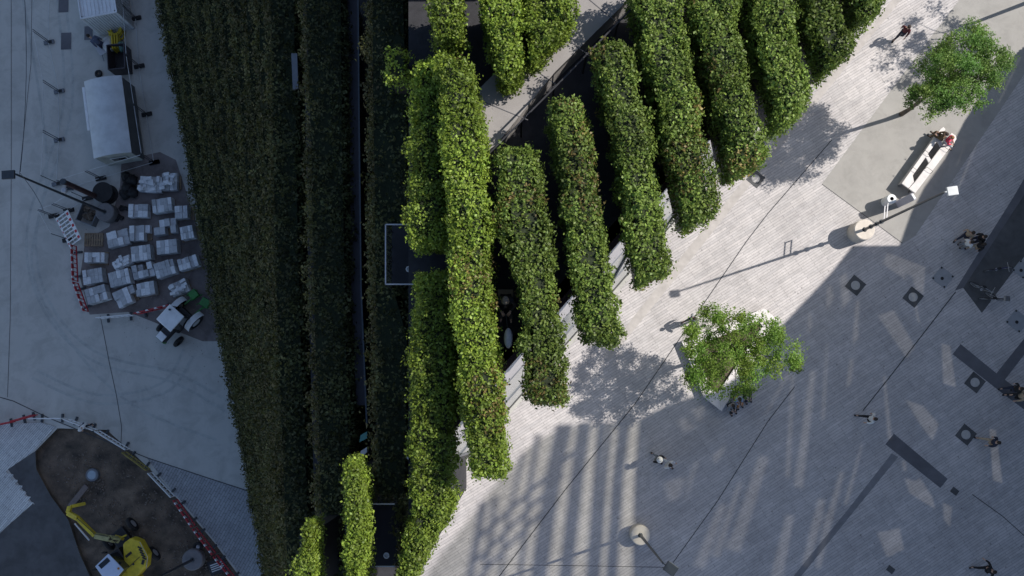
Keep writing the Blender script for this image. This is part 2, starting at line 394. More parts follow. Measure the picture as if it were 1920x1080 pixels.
hatch(1908, 602, 1.0, 'service hatch below the bicycle patch at the right edge')
hatch(1916, 505, .8, 'service hatch right of the upper bicycle at the frame edge')

# ------------------------------------------------------------------ leaves
def wob(n=12, lo=.25, hi=.9, seed=0):
    r = np.random.default_rng(seed)
    k = r.normal(size=(n, 3)); k /= np.linalg.norm(k, axis=1)[:, None]; k *= (2*np.pi/r.uniform(lo, hi, n))[:, None]
    ph = r.uniform(0, 6.28, n)
    return lambda p: np.sin(p @ k.T + ph).sum(1)/math.sqrt(n/2)
def leafmesh(name, C, N, size, tint, mat, parent, off, rng, spread=.75):
    n = len(C)
    nn = N + rng.normal(size=(n, 3))*spread; nn /= np.linalg.norm(nn, axis=1)[:, None]
    a = rng.normal(size=(n, 3)); u = a-(a*nn).sum(1)[:, None]*nn; u /= np.linalg.norm(u, axis=1)[:, None]
    v = np.cross(nn, u)
    L = (size*rng.uniform(.55, 1.45, n))[:, None]; W = L*rng.uniform(.55, .75, n)[:, None]
    V = np.empty((n, 4, 3)); V[:, 0] = C-u*L/2; V[:, 1] = C+v*W/2-nn*L*.1; V[:, 2] = C+u*L/2; V[:, 3] = C-v*W/2-nn*L*.1
    V -= np.array(off)
    me = bpy.data.meshes.new(name)
    me.vertices.add(4*n); me.vertices.foreach_set('co', V.reshape(-1).astype(np.float32))
    me.loops.add(4*n); me.loops.foreach_set('vertex_index', np.arange(4*n, dtype=np.int32))
    me.polygons.add(n); me.polygons.foreach_set('loop_start', np.arange(0, 4*n, 4, dtype=np.int32))
    at = me.attributes.new('tint', 'FLOAT_COLOR', 'FACE')
    T = np.ones((n, 4), np.float32); T[:, :3] = tint; at.data.foreach_set('color', T.reshape(-1))
    me.update(calc_edges=True); me.validate()
    return link(name, me, mat, parent)
def interp(poly, t):
    """poly: (k,3); t in 0..1 by length"""
    poly = np.array(poly, float); seg = np.linalg.norm(np.diff(poly, axis=0), axis=1); s = np.r_[0, np.cumsum(seg)]/seg.sum()
    return np.stack([np.interp(t, s, poly[:, i]) for i in range(3)], 1)
HID = [0]
def hedge(lp, rp, zt, h, label, group, trough=.8, dens=200, leaf=.078, gr=(.085, .155, .018), rust=0., endsz=None, sides='LRTB', inset=.11, core=.13):
    """hedge row: left and right outline of its clipped top in the photo, at height zt; foliage h tall in a black steel trough"""
    HID[0] += 1; rng = np.random.default_rng(HID[0]*13+5)
    Lp = [P(x, y, zt) for x, y in lp]; Rp = [P(x, y, zt) for x, y in rp]
    cl_ = sum(Lp, Vector())/len(Lp); cr_ = sum(Rp, Vector())/len(Rp); dd = (cr_-cl_); dd = Vector((dd.x, 0, 0)).normalized()*inset
    Lp = [tuple(p+dd) for p in Lp]; Rp = [tuple(p-dd) for p in Rp]
    La, Ra = np.array(Lp), np.array(Rp)
    base = (La.mean(0)+Ra.mean(0))/2; base[2] = zt-h-trough
    e = empty('hedge', tuple(base), 0, label, 'hedge', group)
    length = np.linalg.norm(np.diff(La, axis=0), axis=1).sum(); width = np.linalg.norm(interp(Lp, [.5])-interp(Rp, [.5]))
    n1 = wob(14, .35, 1.3, HID[0]); n2 = wob(10, 1.5, 5, HID[0]+50)
    C = []; N = []
    def emit(n, f, nrm):
        t = rng.random(n); s = rng.random(n); p = f(t, s); C.append(p); N.append(nrm(t, s, p))
    up = np.array([0, 0, 1.])
    # clusters ("sprigs"): centre then leaves around it
    areaT = length*width; areaS = length*h; areaE = width*h
    ax = (La[-1]-La[0]); ax /= np.linalg.norm(ax); sd = np.cross(ax, up)   # sd points from left to right? fixed below
    if np.dot(sd, Ra[0]-La[0]) < 0: sd = -sd
    def ftop(t, s):
        p = interp(Lp, t)*(1-s)[:, None]+interp(Rp, t)*s[:, None]
        p[:, 2] -= .10*np.abs(2*s-1)**4; return p
    emit(int(areaT*dens), ftop, lambda t, s, p: np.tile(up, (len(t), 1))+sd*((s-.5)*.8)[:, None])
    for tg, poly, sg in (('L', Lp, -1), ('R', Rp, 1)):
        if tg in sides:
            emit(int(areaS*dens*.8), lambda t, s, poly=poly: interp(poly, t)-up*(s**1.15*h)[:, None], lambda t, s, p, sg=sg: np.tile(sd*sg+up*.35, (len(t), 1)))
    for tg, i, sg in (('T', 0, -1), ('B', -1, 1)):
        if tg in sides:
            emit(int(areaE*dens*1.1), lambda t, s, i=i: La[i]*(1-t)[:, None]+Ra[i]*t[:, None]-up*(s*h)[:, None], lambda t, s, p, sg=sg: np.tile(ax*sg+up*.4, (len(t), 1)))
    C = np.concatenate(C); N = np.concatenate(N); N /= np.linalg.norm(N, axis=1)[:, None]
    k = n1(C); keep = k > -2.2-.5*rng.random(len(C)); C, N, k = C[keep], N[keep], k[keep]
    n3 = wob(12, .7, 1.8, HID[0]+31)
    C = C+N*(k*.06+n3(C)*.05+rng.normal(0, .035, len(C)))[:, None]
    shoot = rng.random(len(C)) < .05; C[shoot] += N[shoot]*rng.uniform(.03, .14, shoot.sum())[:, None]
    m = 5; n = len(C)
    Cc = np.repeat(C, m, 0)+rng.normal(0, leaf*.62, (n*m, 3)); Nn = np.repeat(N, m, 0)
    g = np.array(gr); tone = (1+.28*np.tanh(n2(C)))*rng.uniform(.6, 1.4, n)
    t = g[None]*tone[:, None]
    yl = rng.random(n)[:, None]*.55; t = t*(1-yl)+np.array([g[0]*1.55, g[1]*1.25, g[2]*1.3])[None]*yl*tone[:, None]
    if rust:
        rr = wob(6, 2.0, 6, HID[0]+90)(C) > 1.1-rust*.5
        rr &= rng.random(n) < .2; t[rr] = np.array([.20, .155, .05])[None]*tone[rr][:, None]
    tint = np.repeat(t, m, 0)*rng.uniform(.8, 1.2, (n*m, 1))
    leafmesh('foliage', Cc, Nn, np.full(n*m, leaf), tint, m_leaf, e, e.location, rng)
    # inner twigs + trough
    def prismrow(name, inset, z0, z1, mat, ext=0.):
        k = 8; ts = np.linspace(0, 1, k); A = interp(Lp, ts); B = interp(Rp, ts)
        dv = (B-A)/np.linalg.norm(B-A, axis=1)[:, None]; A2 = A+dv*inset; B2 = B-dv*inset
        A2[0] += ax*inset-ax*ext*0; B2[0] += ax*inset; A2[-1] -= ax*inset; B2[-1] -= ax*inset
        pts = [(a[0], a[1]) for a in A2]+[(b[0], b[1]) for b in B2[::-1]]
        mb = MB(); n_ = 2*k
        vs = [(x, y, z0) for x, y in pts]+[(x, y, z1) for x, y in pts]
        fs = [(i, (i+1) % n_, n_+(i+1) % n_, n_+i) for i in range(n_)]
        for i in range(k-1): fs.append((n_+i, n_+i+1, n_+n_-2-i, n_+n_-1-i)); fs.append((i+1, i, n_-1-i, n_-2-i))
        mb.add(vs, fs); bm = bmesh.new(); me = mb.mesh(name, e.location); bm.from_mesh(me); bmesh.ops.recalc_face_normals(bm, faces=bm.faces); bm.to_mesh(me); bm.free()
        return link(name, me, mat, e)
    prismrow('twigs', core, zt-h-.02, zt-core, m_core)
    if trough: prismrow('trough', .10, zt-h-trough, zt-h+.04, m_steel)
    return e
# ------------------------------------------------------------------ the hedge building
DZ = 29.2
DECK = [(855, 794), (1262, 332), (2100, -619), (2500, -1000), (740, -1000), (700, -300), (690, 0), (700, 540), (705, 900), (705, 1068-98+80), (560, 1210), (640, 1210), (700, 970)]
DECK = [(2500, -1073), (1262, 332), (855, 794), (560, 1129), (640, 1129), (690, 930), (765, 900), (765, 120), (765, -900)]
bld = empty('green_facade_building', (P(1000, 300, 0)), 0, 'tall stepped building covered in parallel hedge rows between street and plaza', 'building')
mb = MB().prism([P2(x, y, DZ) for x, y in [(2500, -1073), (784, 874), (770, 1000), (766, 1000), (766, -900)]], DZ-.3, DZ); mb.obj('roof_deck', m_deck, bld, world=True)
# raking glass front along the plaza: top edge at the deck, foot on the nadir line
ta, tb = P(782, 877, DZ), P(2500, -1073, DZ)
ga, gb = P(560, 1227, 0), P(2500, -975, 0)
ga = P(782, 975, DZ); gb = P(2500, -975, DZ); ga.z = gb.z = 0
# foot line: same line in the world as the nadir line, extended
dl = (gb-ga).normalized()
def fac(u, s):      # u along (0..1), s down (0..1)
    a = ta.lerp(tb, u); b = ga.lerp(gb, u); return a.lerp(b, s)
out = Vector((dl.y, -dl.x, 0))
for nm, s0, s1, mt, push in (('facade_stone_band', 0.0, .22, m_fpale, 0), ('facade_glazing', .22, .93, m_fglass, -.02), ('facade_base', .93, 1.0, m_steel, .0)):
    mb = MB()
    a, b, c, d = fac(0, s0), fac(1, s0), fac(1, s1), fac(0, s1)
    o_ = out*push
    mb.add([a+o_, b+o_, c+o_, d+o_, a-out*.4, b-out*.4, c-out*.4, d-out*.4], [(0, 3, 2, 1), (4, 5, 6, 7), (0, 1, 5, 4), (3, 7, 6, 2), (0, 4, 7, 3), (1, 2, 6, 5)]); mb.obj(nm, mt, bld, world=True)
mull = MB()
for s in (.22, .60): mull.bar(fac(0, s), fac(1, s), .08, .12)
mull.obj('facade_rail', m_grey, bld, world=True)
mull = MB(); Lf = (tb-ta).length
k = int(Lf/4.8)
for i in range(k): mull.bar(fac(i/k, .22)+out*.03, fac(i/k, .93)+out*.03, .06, .10)
mo = mull.obj('mullions', m_grey, bld, world=True); mo['kind'] = 'stuff'
# core under the deck
MB().prism([P2(x, y, DZ) for x, y in [(2450, -1073), (788, 820), (780, 980), (772, 980), (772, -900)]], 0, DZ-.32).obj('building_core', m_steel, bld, world=True)
MB().bar(fac(0, -.004)+Vector((0, 0, .12)), fac(1, -.004)+Vector((0, 0, .12)), .16, .22).obj('roof_kerb', M('rust_steel', (.07, .03, .028), .6, .3, 3), bld, world=True)

MB().prism([P2(x, y, DZ) for x, y in [(700, -80), (1150, -80), (1500, -900), (1600, -3000), (600, -3000)]], 0, 33.5).obj('unseen_storey', m_steel, bld, world=True)  # unseen block, added so its shade reaches the edge of the street
# stepped rows on the street side: (left,right) of top at y=-40, 540, 1120
rows = []
N0 = 10
for k in range(N0):
    t = k/(N0-1); z = 3.6+(20-3.6)*t
    def ed(e0, e1): return e0+(e1-e0)*t
    sc = F/(H-z); wpx = 1.15*sc
    l0, l1, l2 = ed(284, 498), ed(392, 508), ed(503, 532)
    rows.append(([(l0, -40), (l1, 540), (l2, 1130)], [(l0+wpx, -40), (l1+wpx, 540), (l2+wpx, 1130)], z))
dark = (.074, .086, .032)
names = ['lowest', 'second lowest', 'third', 'fourth', 'fifth', 'sixth', 'seventh', 'eighth', 'ninth', 'tenth and highest']
for (l, r_, z), nm in zip(rows, names):
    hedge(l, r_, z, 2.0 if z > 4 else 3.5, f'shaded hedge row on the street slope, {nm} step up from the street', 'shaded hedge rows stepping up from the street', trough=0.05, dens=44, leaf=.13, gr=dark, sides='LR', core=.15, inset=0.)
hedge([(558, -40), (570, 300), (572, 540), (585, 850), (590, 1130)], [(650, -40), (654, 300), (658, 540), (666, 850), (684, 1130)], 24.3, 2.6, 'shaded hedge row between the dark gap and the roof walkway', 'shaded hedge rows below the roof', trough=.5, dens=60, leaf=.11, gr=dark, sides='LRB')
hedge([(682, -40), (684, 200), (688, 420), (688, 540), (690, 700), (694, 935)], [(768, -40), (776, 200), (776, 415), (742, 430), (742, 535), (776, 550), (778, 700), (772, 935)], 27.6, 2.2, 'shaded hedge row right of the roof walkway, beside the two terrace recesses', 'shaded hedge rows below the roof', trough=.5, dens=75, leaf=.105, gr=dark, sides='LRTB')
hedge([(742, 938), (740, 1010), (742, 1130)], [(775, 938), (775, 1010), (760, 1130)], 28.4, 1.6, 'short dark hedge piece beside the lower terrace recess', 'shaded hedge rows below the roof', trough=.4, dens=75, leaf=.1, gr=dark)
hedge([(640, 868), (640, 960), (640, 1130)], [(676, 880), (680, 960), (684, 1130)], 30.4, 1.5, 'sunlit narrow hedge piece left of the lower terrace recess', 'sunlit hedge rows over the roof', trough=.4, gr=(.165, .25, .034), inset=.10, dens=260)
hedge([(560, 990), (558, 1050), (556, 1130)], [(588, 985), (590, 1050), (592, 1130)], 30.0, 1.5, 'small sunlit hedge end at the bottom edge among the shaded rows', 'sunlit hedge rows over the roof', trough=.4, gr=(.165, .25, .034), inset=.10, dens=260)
for q_ in ([(648, 885), (674, 885), (674, 1120), (648, 1120)], [(563, 1000), (585, 1000), (585, 1120), (563, 1120)]):
    MB().prism([P2(x, y, 28.3) for x, y in q_], 0, 28.4).obj('terrace_step', m_steel, bld, world=True)
# structure of the steps
def under(lpx, rpx, z, ztop):
    pts = [P2(x, y, z) for x, y in lpx]+[P2(x, y, z) for x, y in rpx[::-1]]
    return MB().prism(pts, 0.0, ztop)
for (l, r_, z) in rows[1:]:
    under([(l[0][0]+14-380, -1900), (l[0][0]+14, -60), (l[1][0]+14, 540), (l[2][0]+10, 1125)], [(r_[0][0]-250, -1900), (r_[0][0]-5, -60), (r_[1][0]-5, 540), (r_[2][0]-5, 1125)], z, z-2.1).obj('terrace_step', m_steel, bld, world=True)
under([(548, -60), (560, 540), (580, 1125)], [(640, -60), (650, 540), (680, 1125)], 24.3, 21.1).obj('terrace_step', m_steel, bld, world=True)
under([(535, -60), (545, 540), (560, 1120)], [(700, -60), (700, 540), (700, 1120)], 23, 20.2).obj('terrace_step', m_deck, bld, world=True)
under([(676, -1900), (676, -60), (682, 540), (686, 1120)], [(775, -1900), (775, -60), (775, 540), (775, 1090)], 27, 24.8).obj('terrace_step', m_deck, bld, world=True)
# roof walkway strip and its rail
wk = MB(); pw = [[(650, -60), (655, 200), (658, 540), (668, 760)], [(672, -60), (672, 200), (676, 540), (686, 760)]]
wk.prism([P2(x, y, 23.6) for x, y in pw[0]]+[P2(x, y, 23.6) for x, y in pw[1][::-1]], 23.4, 23.6)
wk.obj('roof_walkway', M('walkway_metal', (.035, .035, .05), .5, .1, 2, 0), bld, world=True)
rl = MB()
pr = [P(x, y, 24.4) for x, y in [(671, -60), (673, 200), (677, 540), (688, 800)]]
for a, b in zip(pr, pr[1:]):
    rl.bar(a, b, .05, .05)
    for i in range(int((b-a).length/1.5)+1):
        q = a.lerp(b, min(1, i*1.5/(b-a).length)); rl.tube((q.x, q.y, 23.6), q, .015, n=6)
rl.obj('walkway_rail', m_lamp, bld, world=True)
MB().prism([P2(x, y, 21) for x, y in [(546, 100), (557, 100), (559, 165), (549, 168)]], 20.9, 21.0).obj('skylight', m_grey, bld, world=True)
MB().prism([P2(x, y, 25.3) for x, y in [(676, 846), (688, 838), (688, 848), (676, 858)]], 25.0, 25.3).obj('ledge', m_fpale, bld, world=True)
MB().prism([P2(x, y, 25.3) for x, y in [(676, 816), (688, 809), (688, 822), (674, 829)]], 25.0, 25.3).obj('ledge_glass', M('teal_glass', (.08, .25, .22), .2, .1, 2), bld, world=True)

# terrace recesses
def recess(cpx, zf, zr, label, glass_strip=False):
    x0, y0, x1, y1 = cpx
    e = empty('terrace_balustrade', P((x0+x1)/2, (y0+y1)/2, zf), 0, label, 'balustrade')
    f = MB().prism([P2(x, y, zf) for x, y in [(x0+12, y0), (x1+22, y0), (x1+22, y1), (x0+12, y1)]], zf-.1, zf); f.obj('floor', M('recess_floor', (.016, .016, .022), .7, .1, 4), e, world=True)
    c = [P(x0, y0, zr), P(x0, y1, zr), P(x1+2, y0, zr), P(x1+2, y1, zr)]
    fr = MB(); fr.bar(c[0], c[1], .035, .035); fr.bar(c[0], c[2], .035, .035); fr.bar(c[1], c[3], .035, .035); fr.obj('handrail', m_frame, e, world=True)
    po = MB()
    nseg = 4
    for i in range(nseg+1):
        q = c[0].lerp(c[1], i/nseg); MB().bar(q, (q.x, q.y, zf), .03, .03).obj('post', m_lamp, e, world=True)
    for q in c[2:]: MB().bar(q, (q.x, q.y, zf), .03, .03).obj('post', m_lamp, e, world=True)
    pass
    gl = MB(); g0 = Vector((0, 0, -.05))
    for i in range(nseg):
        a, b = c[0].lerp(c[1], (i+.03)/nseg), c[0].lerp(c[1], (i+.97)/nseg)
        MB().add([a+g0, b+g0, (b.x, b.y, zf+.05), (a.x, a.y, zf+.05)], [(0, 1, 2, 3)]).obj('pane', m_clear, e, world=True)
    return e
recess((723, 421, 775, 533), 27.9, 29.3, 'pale framed glass balustrade round the dark upper terrace recess')
recess((686, 945, 738, 1062), 27.2, 28.6, 'glass balustrade with dark mullions round the lower terrace recess')
def ringthing(px, py, z, label):
    o = MB().torus((0, 0, .05), .07, .022, 18, 8).lathe([(0, .02), (.045, .03), (.05, 0)], n=14).obj('roof_light', m_white, None, smooth=True)
    o.location = P(px, py, z); tag(o, label, 'light fitting', 'ring lights on the terrace floors'); return o
ringthing(767, 505, 27.9, 'white ring light on the dark floor of the upper recess')
ringthing(725, 1041, 27.2, 'white ring light on the dark floor of the lower recess')
# roof path
pth = [(885, 300), (890, 175), (1090, -25), (1300, -230), (1420, -230), (1188, -10), (1040, 135), (930, 272)]
MB().prism([P2(x, y, 30.15) for x, y in pth], DZ+.01, 30.15).obj('roof_path', m_path, bld, world=True)
for k, (a, b) in enumerate([((905, 190), (990, 225)), ((980, 115), (1045, 160)), ((1040, 55), (1105, 105)), ((1100, -5), (1160, 45))]):
    MB().bar(P(*a, 30.155), P(*b, 30.155), .02, .012).obj('path_joint', m_asph2, bld, world=True)
hr = MB()
hp = [P(x, y, 31.0) for x, y in [(915, 290), (1062, 142), (1200, 0), (1400, -210)]]
for a, b in zip(hp, hp[1:]): hr.bar(a, b, .04, .04)
for i in range(9):
    q = hp[0].lerp(hp[-1], i/8); hr.bar(q, (q.x, q.y, 29.3), .05, .03)
hr.obj('path_rail', m_steel, bld, world=True)

# sunlit rows over the roof
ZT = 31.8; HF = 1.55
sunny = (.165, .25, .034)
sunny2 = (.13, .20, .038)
g = 'sunlit hedge rows over the roof'
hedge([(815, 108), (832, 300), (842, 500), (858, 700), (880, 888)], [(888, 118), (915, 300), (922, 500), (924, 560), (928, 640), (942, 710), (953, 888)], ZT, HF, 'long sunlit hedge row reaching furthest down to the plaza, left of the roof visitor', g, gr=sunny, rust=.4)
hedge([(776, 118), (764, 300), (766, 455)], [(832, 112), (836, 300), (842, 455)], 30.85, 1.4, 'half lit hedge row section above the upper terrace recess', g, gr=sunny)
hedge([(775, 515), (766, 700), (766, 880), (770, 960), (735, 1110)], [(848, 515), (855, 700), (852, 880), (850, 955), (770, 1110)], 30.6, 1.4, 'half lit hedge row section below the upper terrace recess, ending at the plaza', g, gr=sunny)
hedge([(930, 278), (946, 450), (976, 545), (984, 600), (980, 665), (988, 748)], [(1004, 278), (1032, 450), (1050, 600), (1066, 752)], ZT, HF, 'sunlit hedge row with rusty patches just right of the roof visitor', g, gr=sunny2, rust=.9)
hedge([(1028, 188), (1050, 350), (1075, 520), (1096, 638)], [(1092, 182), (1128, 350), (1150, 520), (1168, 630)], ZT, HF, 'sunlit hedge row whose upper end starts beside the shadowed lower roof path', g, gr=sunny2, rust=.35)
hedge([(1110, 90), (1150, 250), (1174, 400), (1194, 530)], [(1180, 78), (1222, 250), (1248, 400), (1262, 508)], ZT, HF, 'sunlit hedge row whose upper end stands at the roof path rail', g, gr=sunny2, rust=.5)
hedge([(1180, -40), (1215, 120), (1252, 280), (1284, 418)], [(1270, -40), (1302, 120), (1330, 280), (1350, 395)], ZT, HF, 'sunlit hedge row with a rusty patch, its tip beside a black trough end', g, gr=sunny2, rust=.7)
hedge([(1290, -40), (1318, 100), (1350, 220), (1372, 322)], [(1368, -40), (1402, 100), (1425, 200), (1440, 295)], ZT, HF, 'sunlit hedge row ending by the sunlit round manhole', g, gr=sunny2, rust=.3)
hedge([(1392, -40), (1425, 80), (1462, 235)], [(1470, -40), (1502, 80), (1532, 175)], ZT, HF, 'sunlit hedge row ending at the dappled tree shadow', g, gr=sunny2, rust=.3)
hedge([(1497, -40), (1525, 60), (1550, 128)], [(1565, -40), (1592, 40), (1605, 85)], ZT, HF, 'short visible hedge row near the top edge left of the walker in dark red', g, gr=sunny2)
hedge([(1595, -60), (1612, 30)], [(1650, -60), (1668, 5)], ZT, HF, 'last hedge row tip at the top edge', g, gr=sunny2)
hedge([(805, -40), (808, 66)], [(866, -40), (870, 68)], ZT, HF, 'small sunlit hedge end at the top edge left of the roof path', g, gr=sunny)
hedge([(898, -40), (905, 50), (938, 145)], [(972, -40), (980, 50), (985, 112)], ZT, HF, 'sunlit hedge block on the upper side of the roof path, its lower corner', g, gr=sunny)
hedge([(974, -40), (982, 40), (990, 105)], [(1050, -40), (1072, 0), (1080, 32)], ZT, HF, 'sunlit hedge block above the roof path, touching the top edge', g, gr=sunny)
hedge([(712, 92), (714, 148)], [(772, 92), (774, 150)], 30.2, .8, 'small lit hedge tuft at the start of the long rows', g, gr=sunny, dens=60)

# ------------------------------------------------------------------ off-frame building that shades the right of the plaza
XW = 36.0
def toW(px, py):
    p = P(px, py, 0); t = (XW-p.x)/SUN.x; q = p+SUN*t; return Vector((q.y, q.z, 0))
tower = empty('shade_building', (XW+6, 0, 0), 0, 'unseen tall building beside the plaza, with openings and a screen added to shape light streaks', 'building')  # outline follows the plaza shade; openings and screen are added to shape light
sil = [(1196, 1300), (1190, 1040), (1194, 900), (1202, 786), (1250, 762), (1335, 735), (1400, 690), (1480, 600), (1560, 515), (1602, 462), (1690, 462), (1712, 400), (1738, 350), (1776, 298), (1812, 228), (1870, 140), (1915, 95), (1990, 40), (2060, -60), (2140, -400)]
top = [toW(x, y) for x, y in sil]
def clipruns(polys, y):
    """z intervals of the polygons on the line y"""
    out_ = []
    for p in polys:
        zs = []
        for i in range(len(p)):
            a, b = p[i], p[(i+1) % len(p)]
            if (a.x <= y) != (b.x <= y): zs.append(a.y+(b.y-a.y)*(y-a.x)/(b.x-a.x))
        zs.sort(); out_ += list(zip(zs[::2], zs[1::2]))
    return out_
outer = [Vector((-40, top[0].y, 0))]+top+[Vector((top[-1].x, -1, 0)), Vector((-40, -1, 0))]
holes_px = [[(1685, 862), (1702, 862), (1706, 890), (1688, 882)], [(1722, 885), (1752, 930), (1760, 962), (1700, 925), (1690, 890), (1715, 900)],
            [(1762, 936), (1790, 950), (1785, 1000), (1765, 975)], [(1690, 745), (1735, 760), (1765, 795), (1750, 835), (1720, 795)],
            [(1660, 470), (1740, 500), (1735, 560), (1700, 530), (1650, 495)], [(1510, 590), (1520, 570), (1528, 610), (1510, 650)],
            [(1545, 540), (1560, 525), (1568, 560), (1545, 600)], [(1570, 520), (1590, 505), (1600, 560), (1575, 590)],
            [(1265, 790), (1300, 775), (1310, 800), (1280, 815)], [(1240, 905), (1290, 890), (1285, 930), (1250, 945)],
            [(1490, 660), (1520, 640), (1440, 780), (1425, 785)], [(1640, 590), (1680, 580), (1720, 650), (1700, 680)],
            [(1330, 855), (1370, 820), (1360, 850), (1340, 880)], [(1290, 740+30), (1330, 752), (1318, 790), (1295, 795)],
            [(1640, 1000), (1690, 985), (1700, 1030), (1660, 1050)], [(1590, 660), (1610, 640), (1600, 720), (1580, 740)],
            [(1820, 230), (1835, 212), (1800, 310), (1780, 330)], [(1750, 390), (1765, 365), (1745, 440), (1730, 450)], [(1905, 110), (1925, 95), (1880, 190), (1860, 205)]]
for (x, y, w_, L_, sl) in [(1480, 700, 14, 200, -.05), (1515, 690, 20, 230, -.12), (1545, 640, 12, 150, -.05), (1420, 850, 26, 190, -.30), (1380, 900, 16, 150, -.3), (1345, 940, 22, 130, -.35),
        (1570, 880, 18, 190, -.25), (1610, 830, 12, 120, -.25), (1530, 930, 22, 140, -.2), (1830, 260, 10, 120, -.4), (1760, 640, 26, 90, .1), (1650, 700, 14, 130, .1), (1300, 860, 14, 80, -.3), (1470, 960, 24, 140, -.2), (1850, 800, 22, 110, .1), (1600, 560, 16, 110, -.05), (1700, 520, 12, 90, .2)]:
    holes_px.append([(x, y), (x+w_, y+w_*.3), (x+w_*1.1+sl*L_, y+L_), (x+sl*L_-w_*.2, y+L_-w_*.4)])
holes = [[toW(x, y) for x, y in h] for h in holes_px]
fw = MB(); yy = min(p.x for p in outer)+.1; dy = .09; X0 = -tower.location.x+XW
while yy < max(p.x for p in outer):
    for z0, z1 in clipruns([outer], yy):
        cur = [(z0, z1)]
        for h0, h1 in clipruns(holes, yy):
            nx = []
            for a, b in cur:
                if h1 <= a or h0 >= b: nx.append((a, b)); continue
                if h0 > a: nx.append((a, h0))
                if h1 < b: nx.append((h1, b))
            cur = nx
        for a, b in cur: fw.box((X0, yy, (a+b)/2), (.3, dy, b-a))
    yy += dy
fwo = fw.obj('shade_panels', m_grey, tower); fwo['kind'] = 'stuff'
wg = shadeglass('streak_glass', (.10, .10, .095))
for h in holes:
    q = MB().add([(XW-.03-tower.location.x, p.x, p.y) for p in [c_+(v_-c_)*1.15 for c_ in [sum(h, Vector())/len(h)] for v_ in h]], [tuple(range(len(h)))]); q.obj('window', wg, tower)  # openings added to let light streaks through, no real windows
# added screen above: tinted sheet and bars that lay light stripes on the plaza
scr = [(780, 1300), (800, 1075), (850, 1010), (905, 940), (952, 882), (1000, 828), (1060, 800), (1160, 792), (1202, 786), (1194, 900), (1190, 1040), (1196, 1300)]
sp = [toW(x, y) for x, y in scr]
sg = shadeglass('stripe_glass', (.50, .50, .44))
tl = tessellate_polygon([sp])
me = bpy.data.meshes.new('stripe_glass'); me.from_pydata([(XW-tower.location.x, p.x, p.y) for p in sp], [], [tuple(t) for t in tl]); me.update(); link('stripe_screen', me, sg, tower)
def beam(pts, wpx):  # bar of the added screen
    mb = MB(); ps = [toW(x, y) for x, y in pts]
    for a, b in zip(ps, ps[1:]):
        mb.bar((XW+.1-tower.location.x, a.x, a.y), (XW+.1-tower.location.x, b.x, b.y), .2 if False else wpx/32*1.05, .15)
    return mb
def beams(pts, wpx):
    """bar of the added screen, drops a dark stripe on the plaza"""
    ps = [toW(x, y) for x, y in pts]; h = wpx/32*1.05/2; x = XW-.2-tower.location.x; mb = MB()
    for a, b in zip(ps, ps[1:]):
        d = (b-a).normalized(); nrm = Vector((-d.y, d.x, 0))*h
        c = [a-nrm, b-nrm, b+nrm, a+nrm]
        mb.add([(x, p.x, p.y) for p in c]+[(x+.15, p.x, p.y) for p in c], [(0, 1, 2, 3), (7, 6, 5, 4), (0, 4, 5, 1), (1, 5, 6, 2), (2, 6, 7, 3), (3, 7, 4, 0)])
    mb.obj('stripe_bar', m_grey, tower)
beams([(1062, 796), (1040, 900), (1008, 1120)], 28)
beams([(1100, 792), (1085, 900), (1060, 1120)], 22)
beams([(1133, 792), (1124, 900), (1108, 1120)], 13)
beams([(1175, 790), (1162, 900), (1148, 1120)], 18)
beams([(1012, 815), (996, 920), (975, 1120)], 6)
beams([(985, 850), (950, 1000), (940, 1120)], 4)
beams([(1149, 792), (1138, 900), (1122, 1120)], 5)
beams([(1100, 830), (1000, 920), (900, 1010)], 6)
beams([(1060, 890), (960, 990), (900, 1050)], 5)
beams([(1040, 940), (940, 1040), (880, 1110)], 5)
beams([(910, 940), (900, 1000), (880, 1110)], 10)
beams([(932, 930), (925, 1000), (905, 1110)], 6)
# body of the unseen building behind the front
zt_ = [p.y for p in top]
MB().box((6.4, (top[0].x+top[-1].x)/2, 3), (11, abs(top[0].x-top[-1].x), 6)).obj('unseen_rear_block', m_grey, tower)

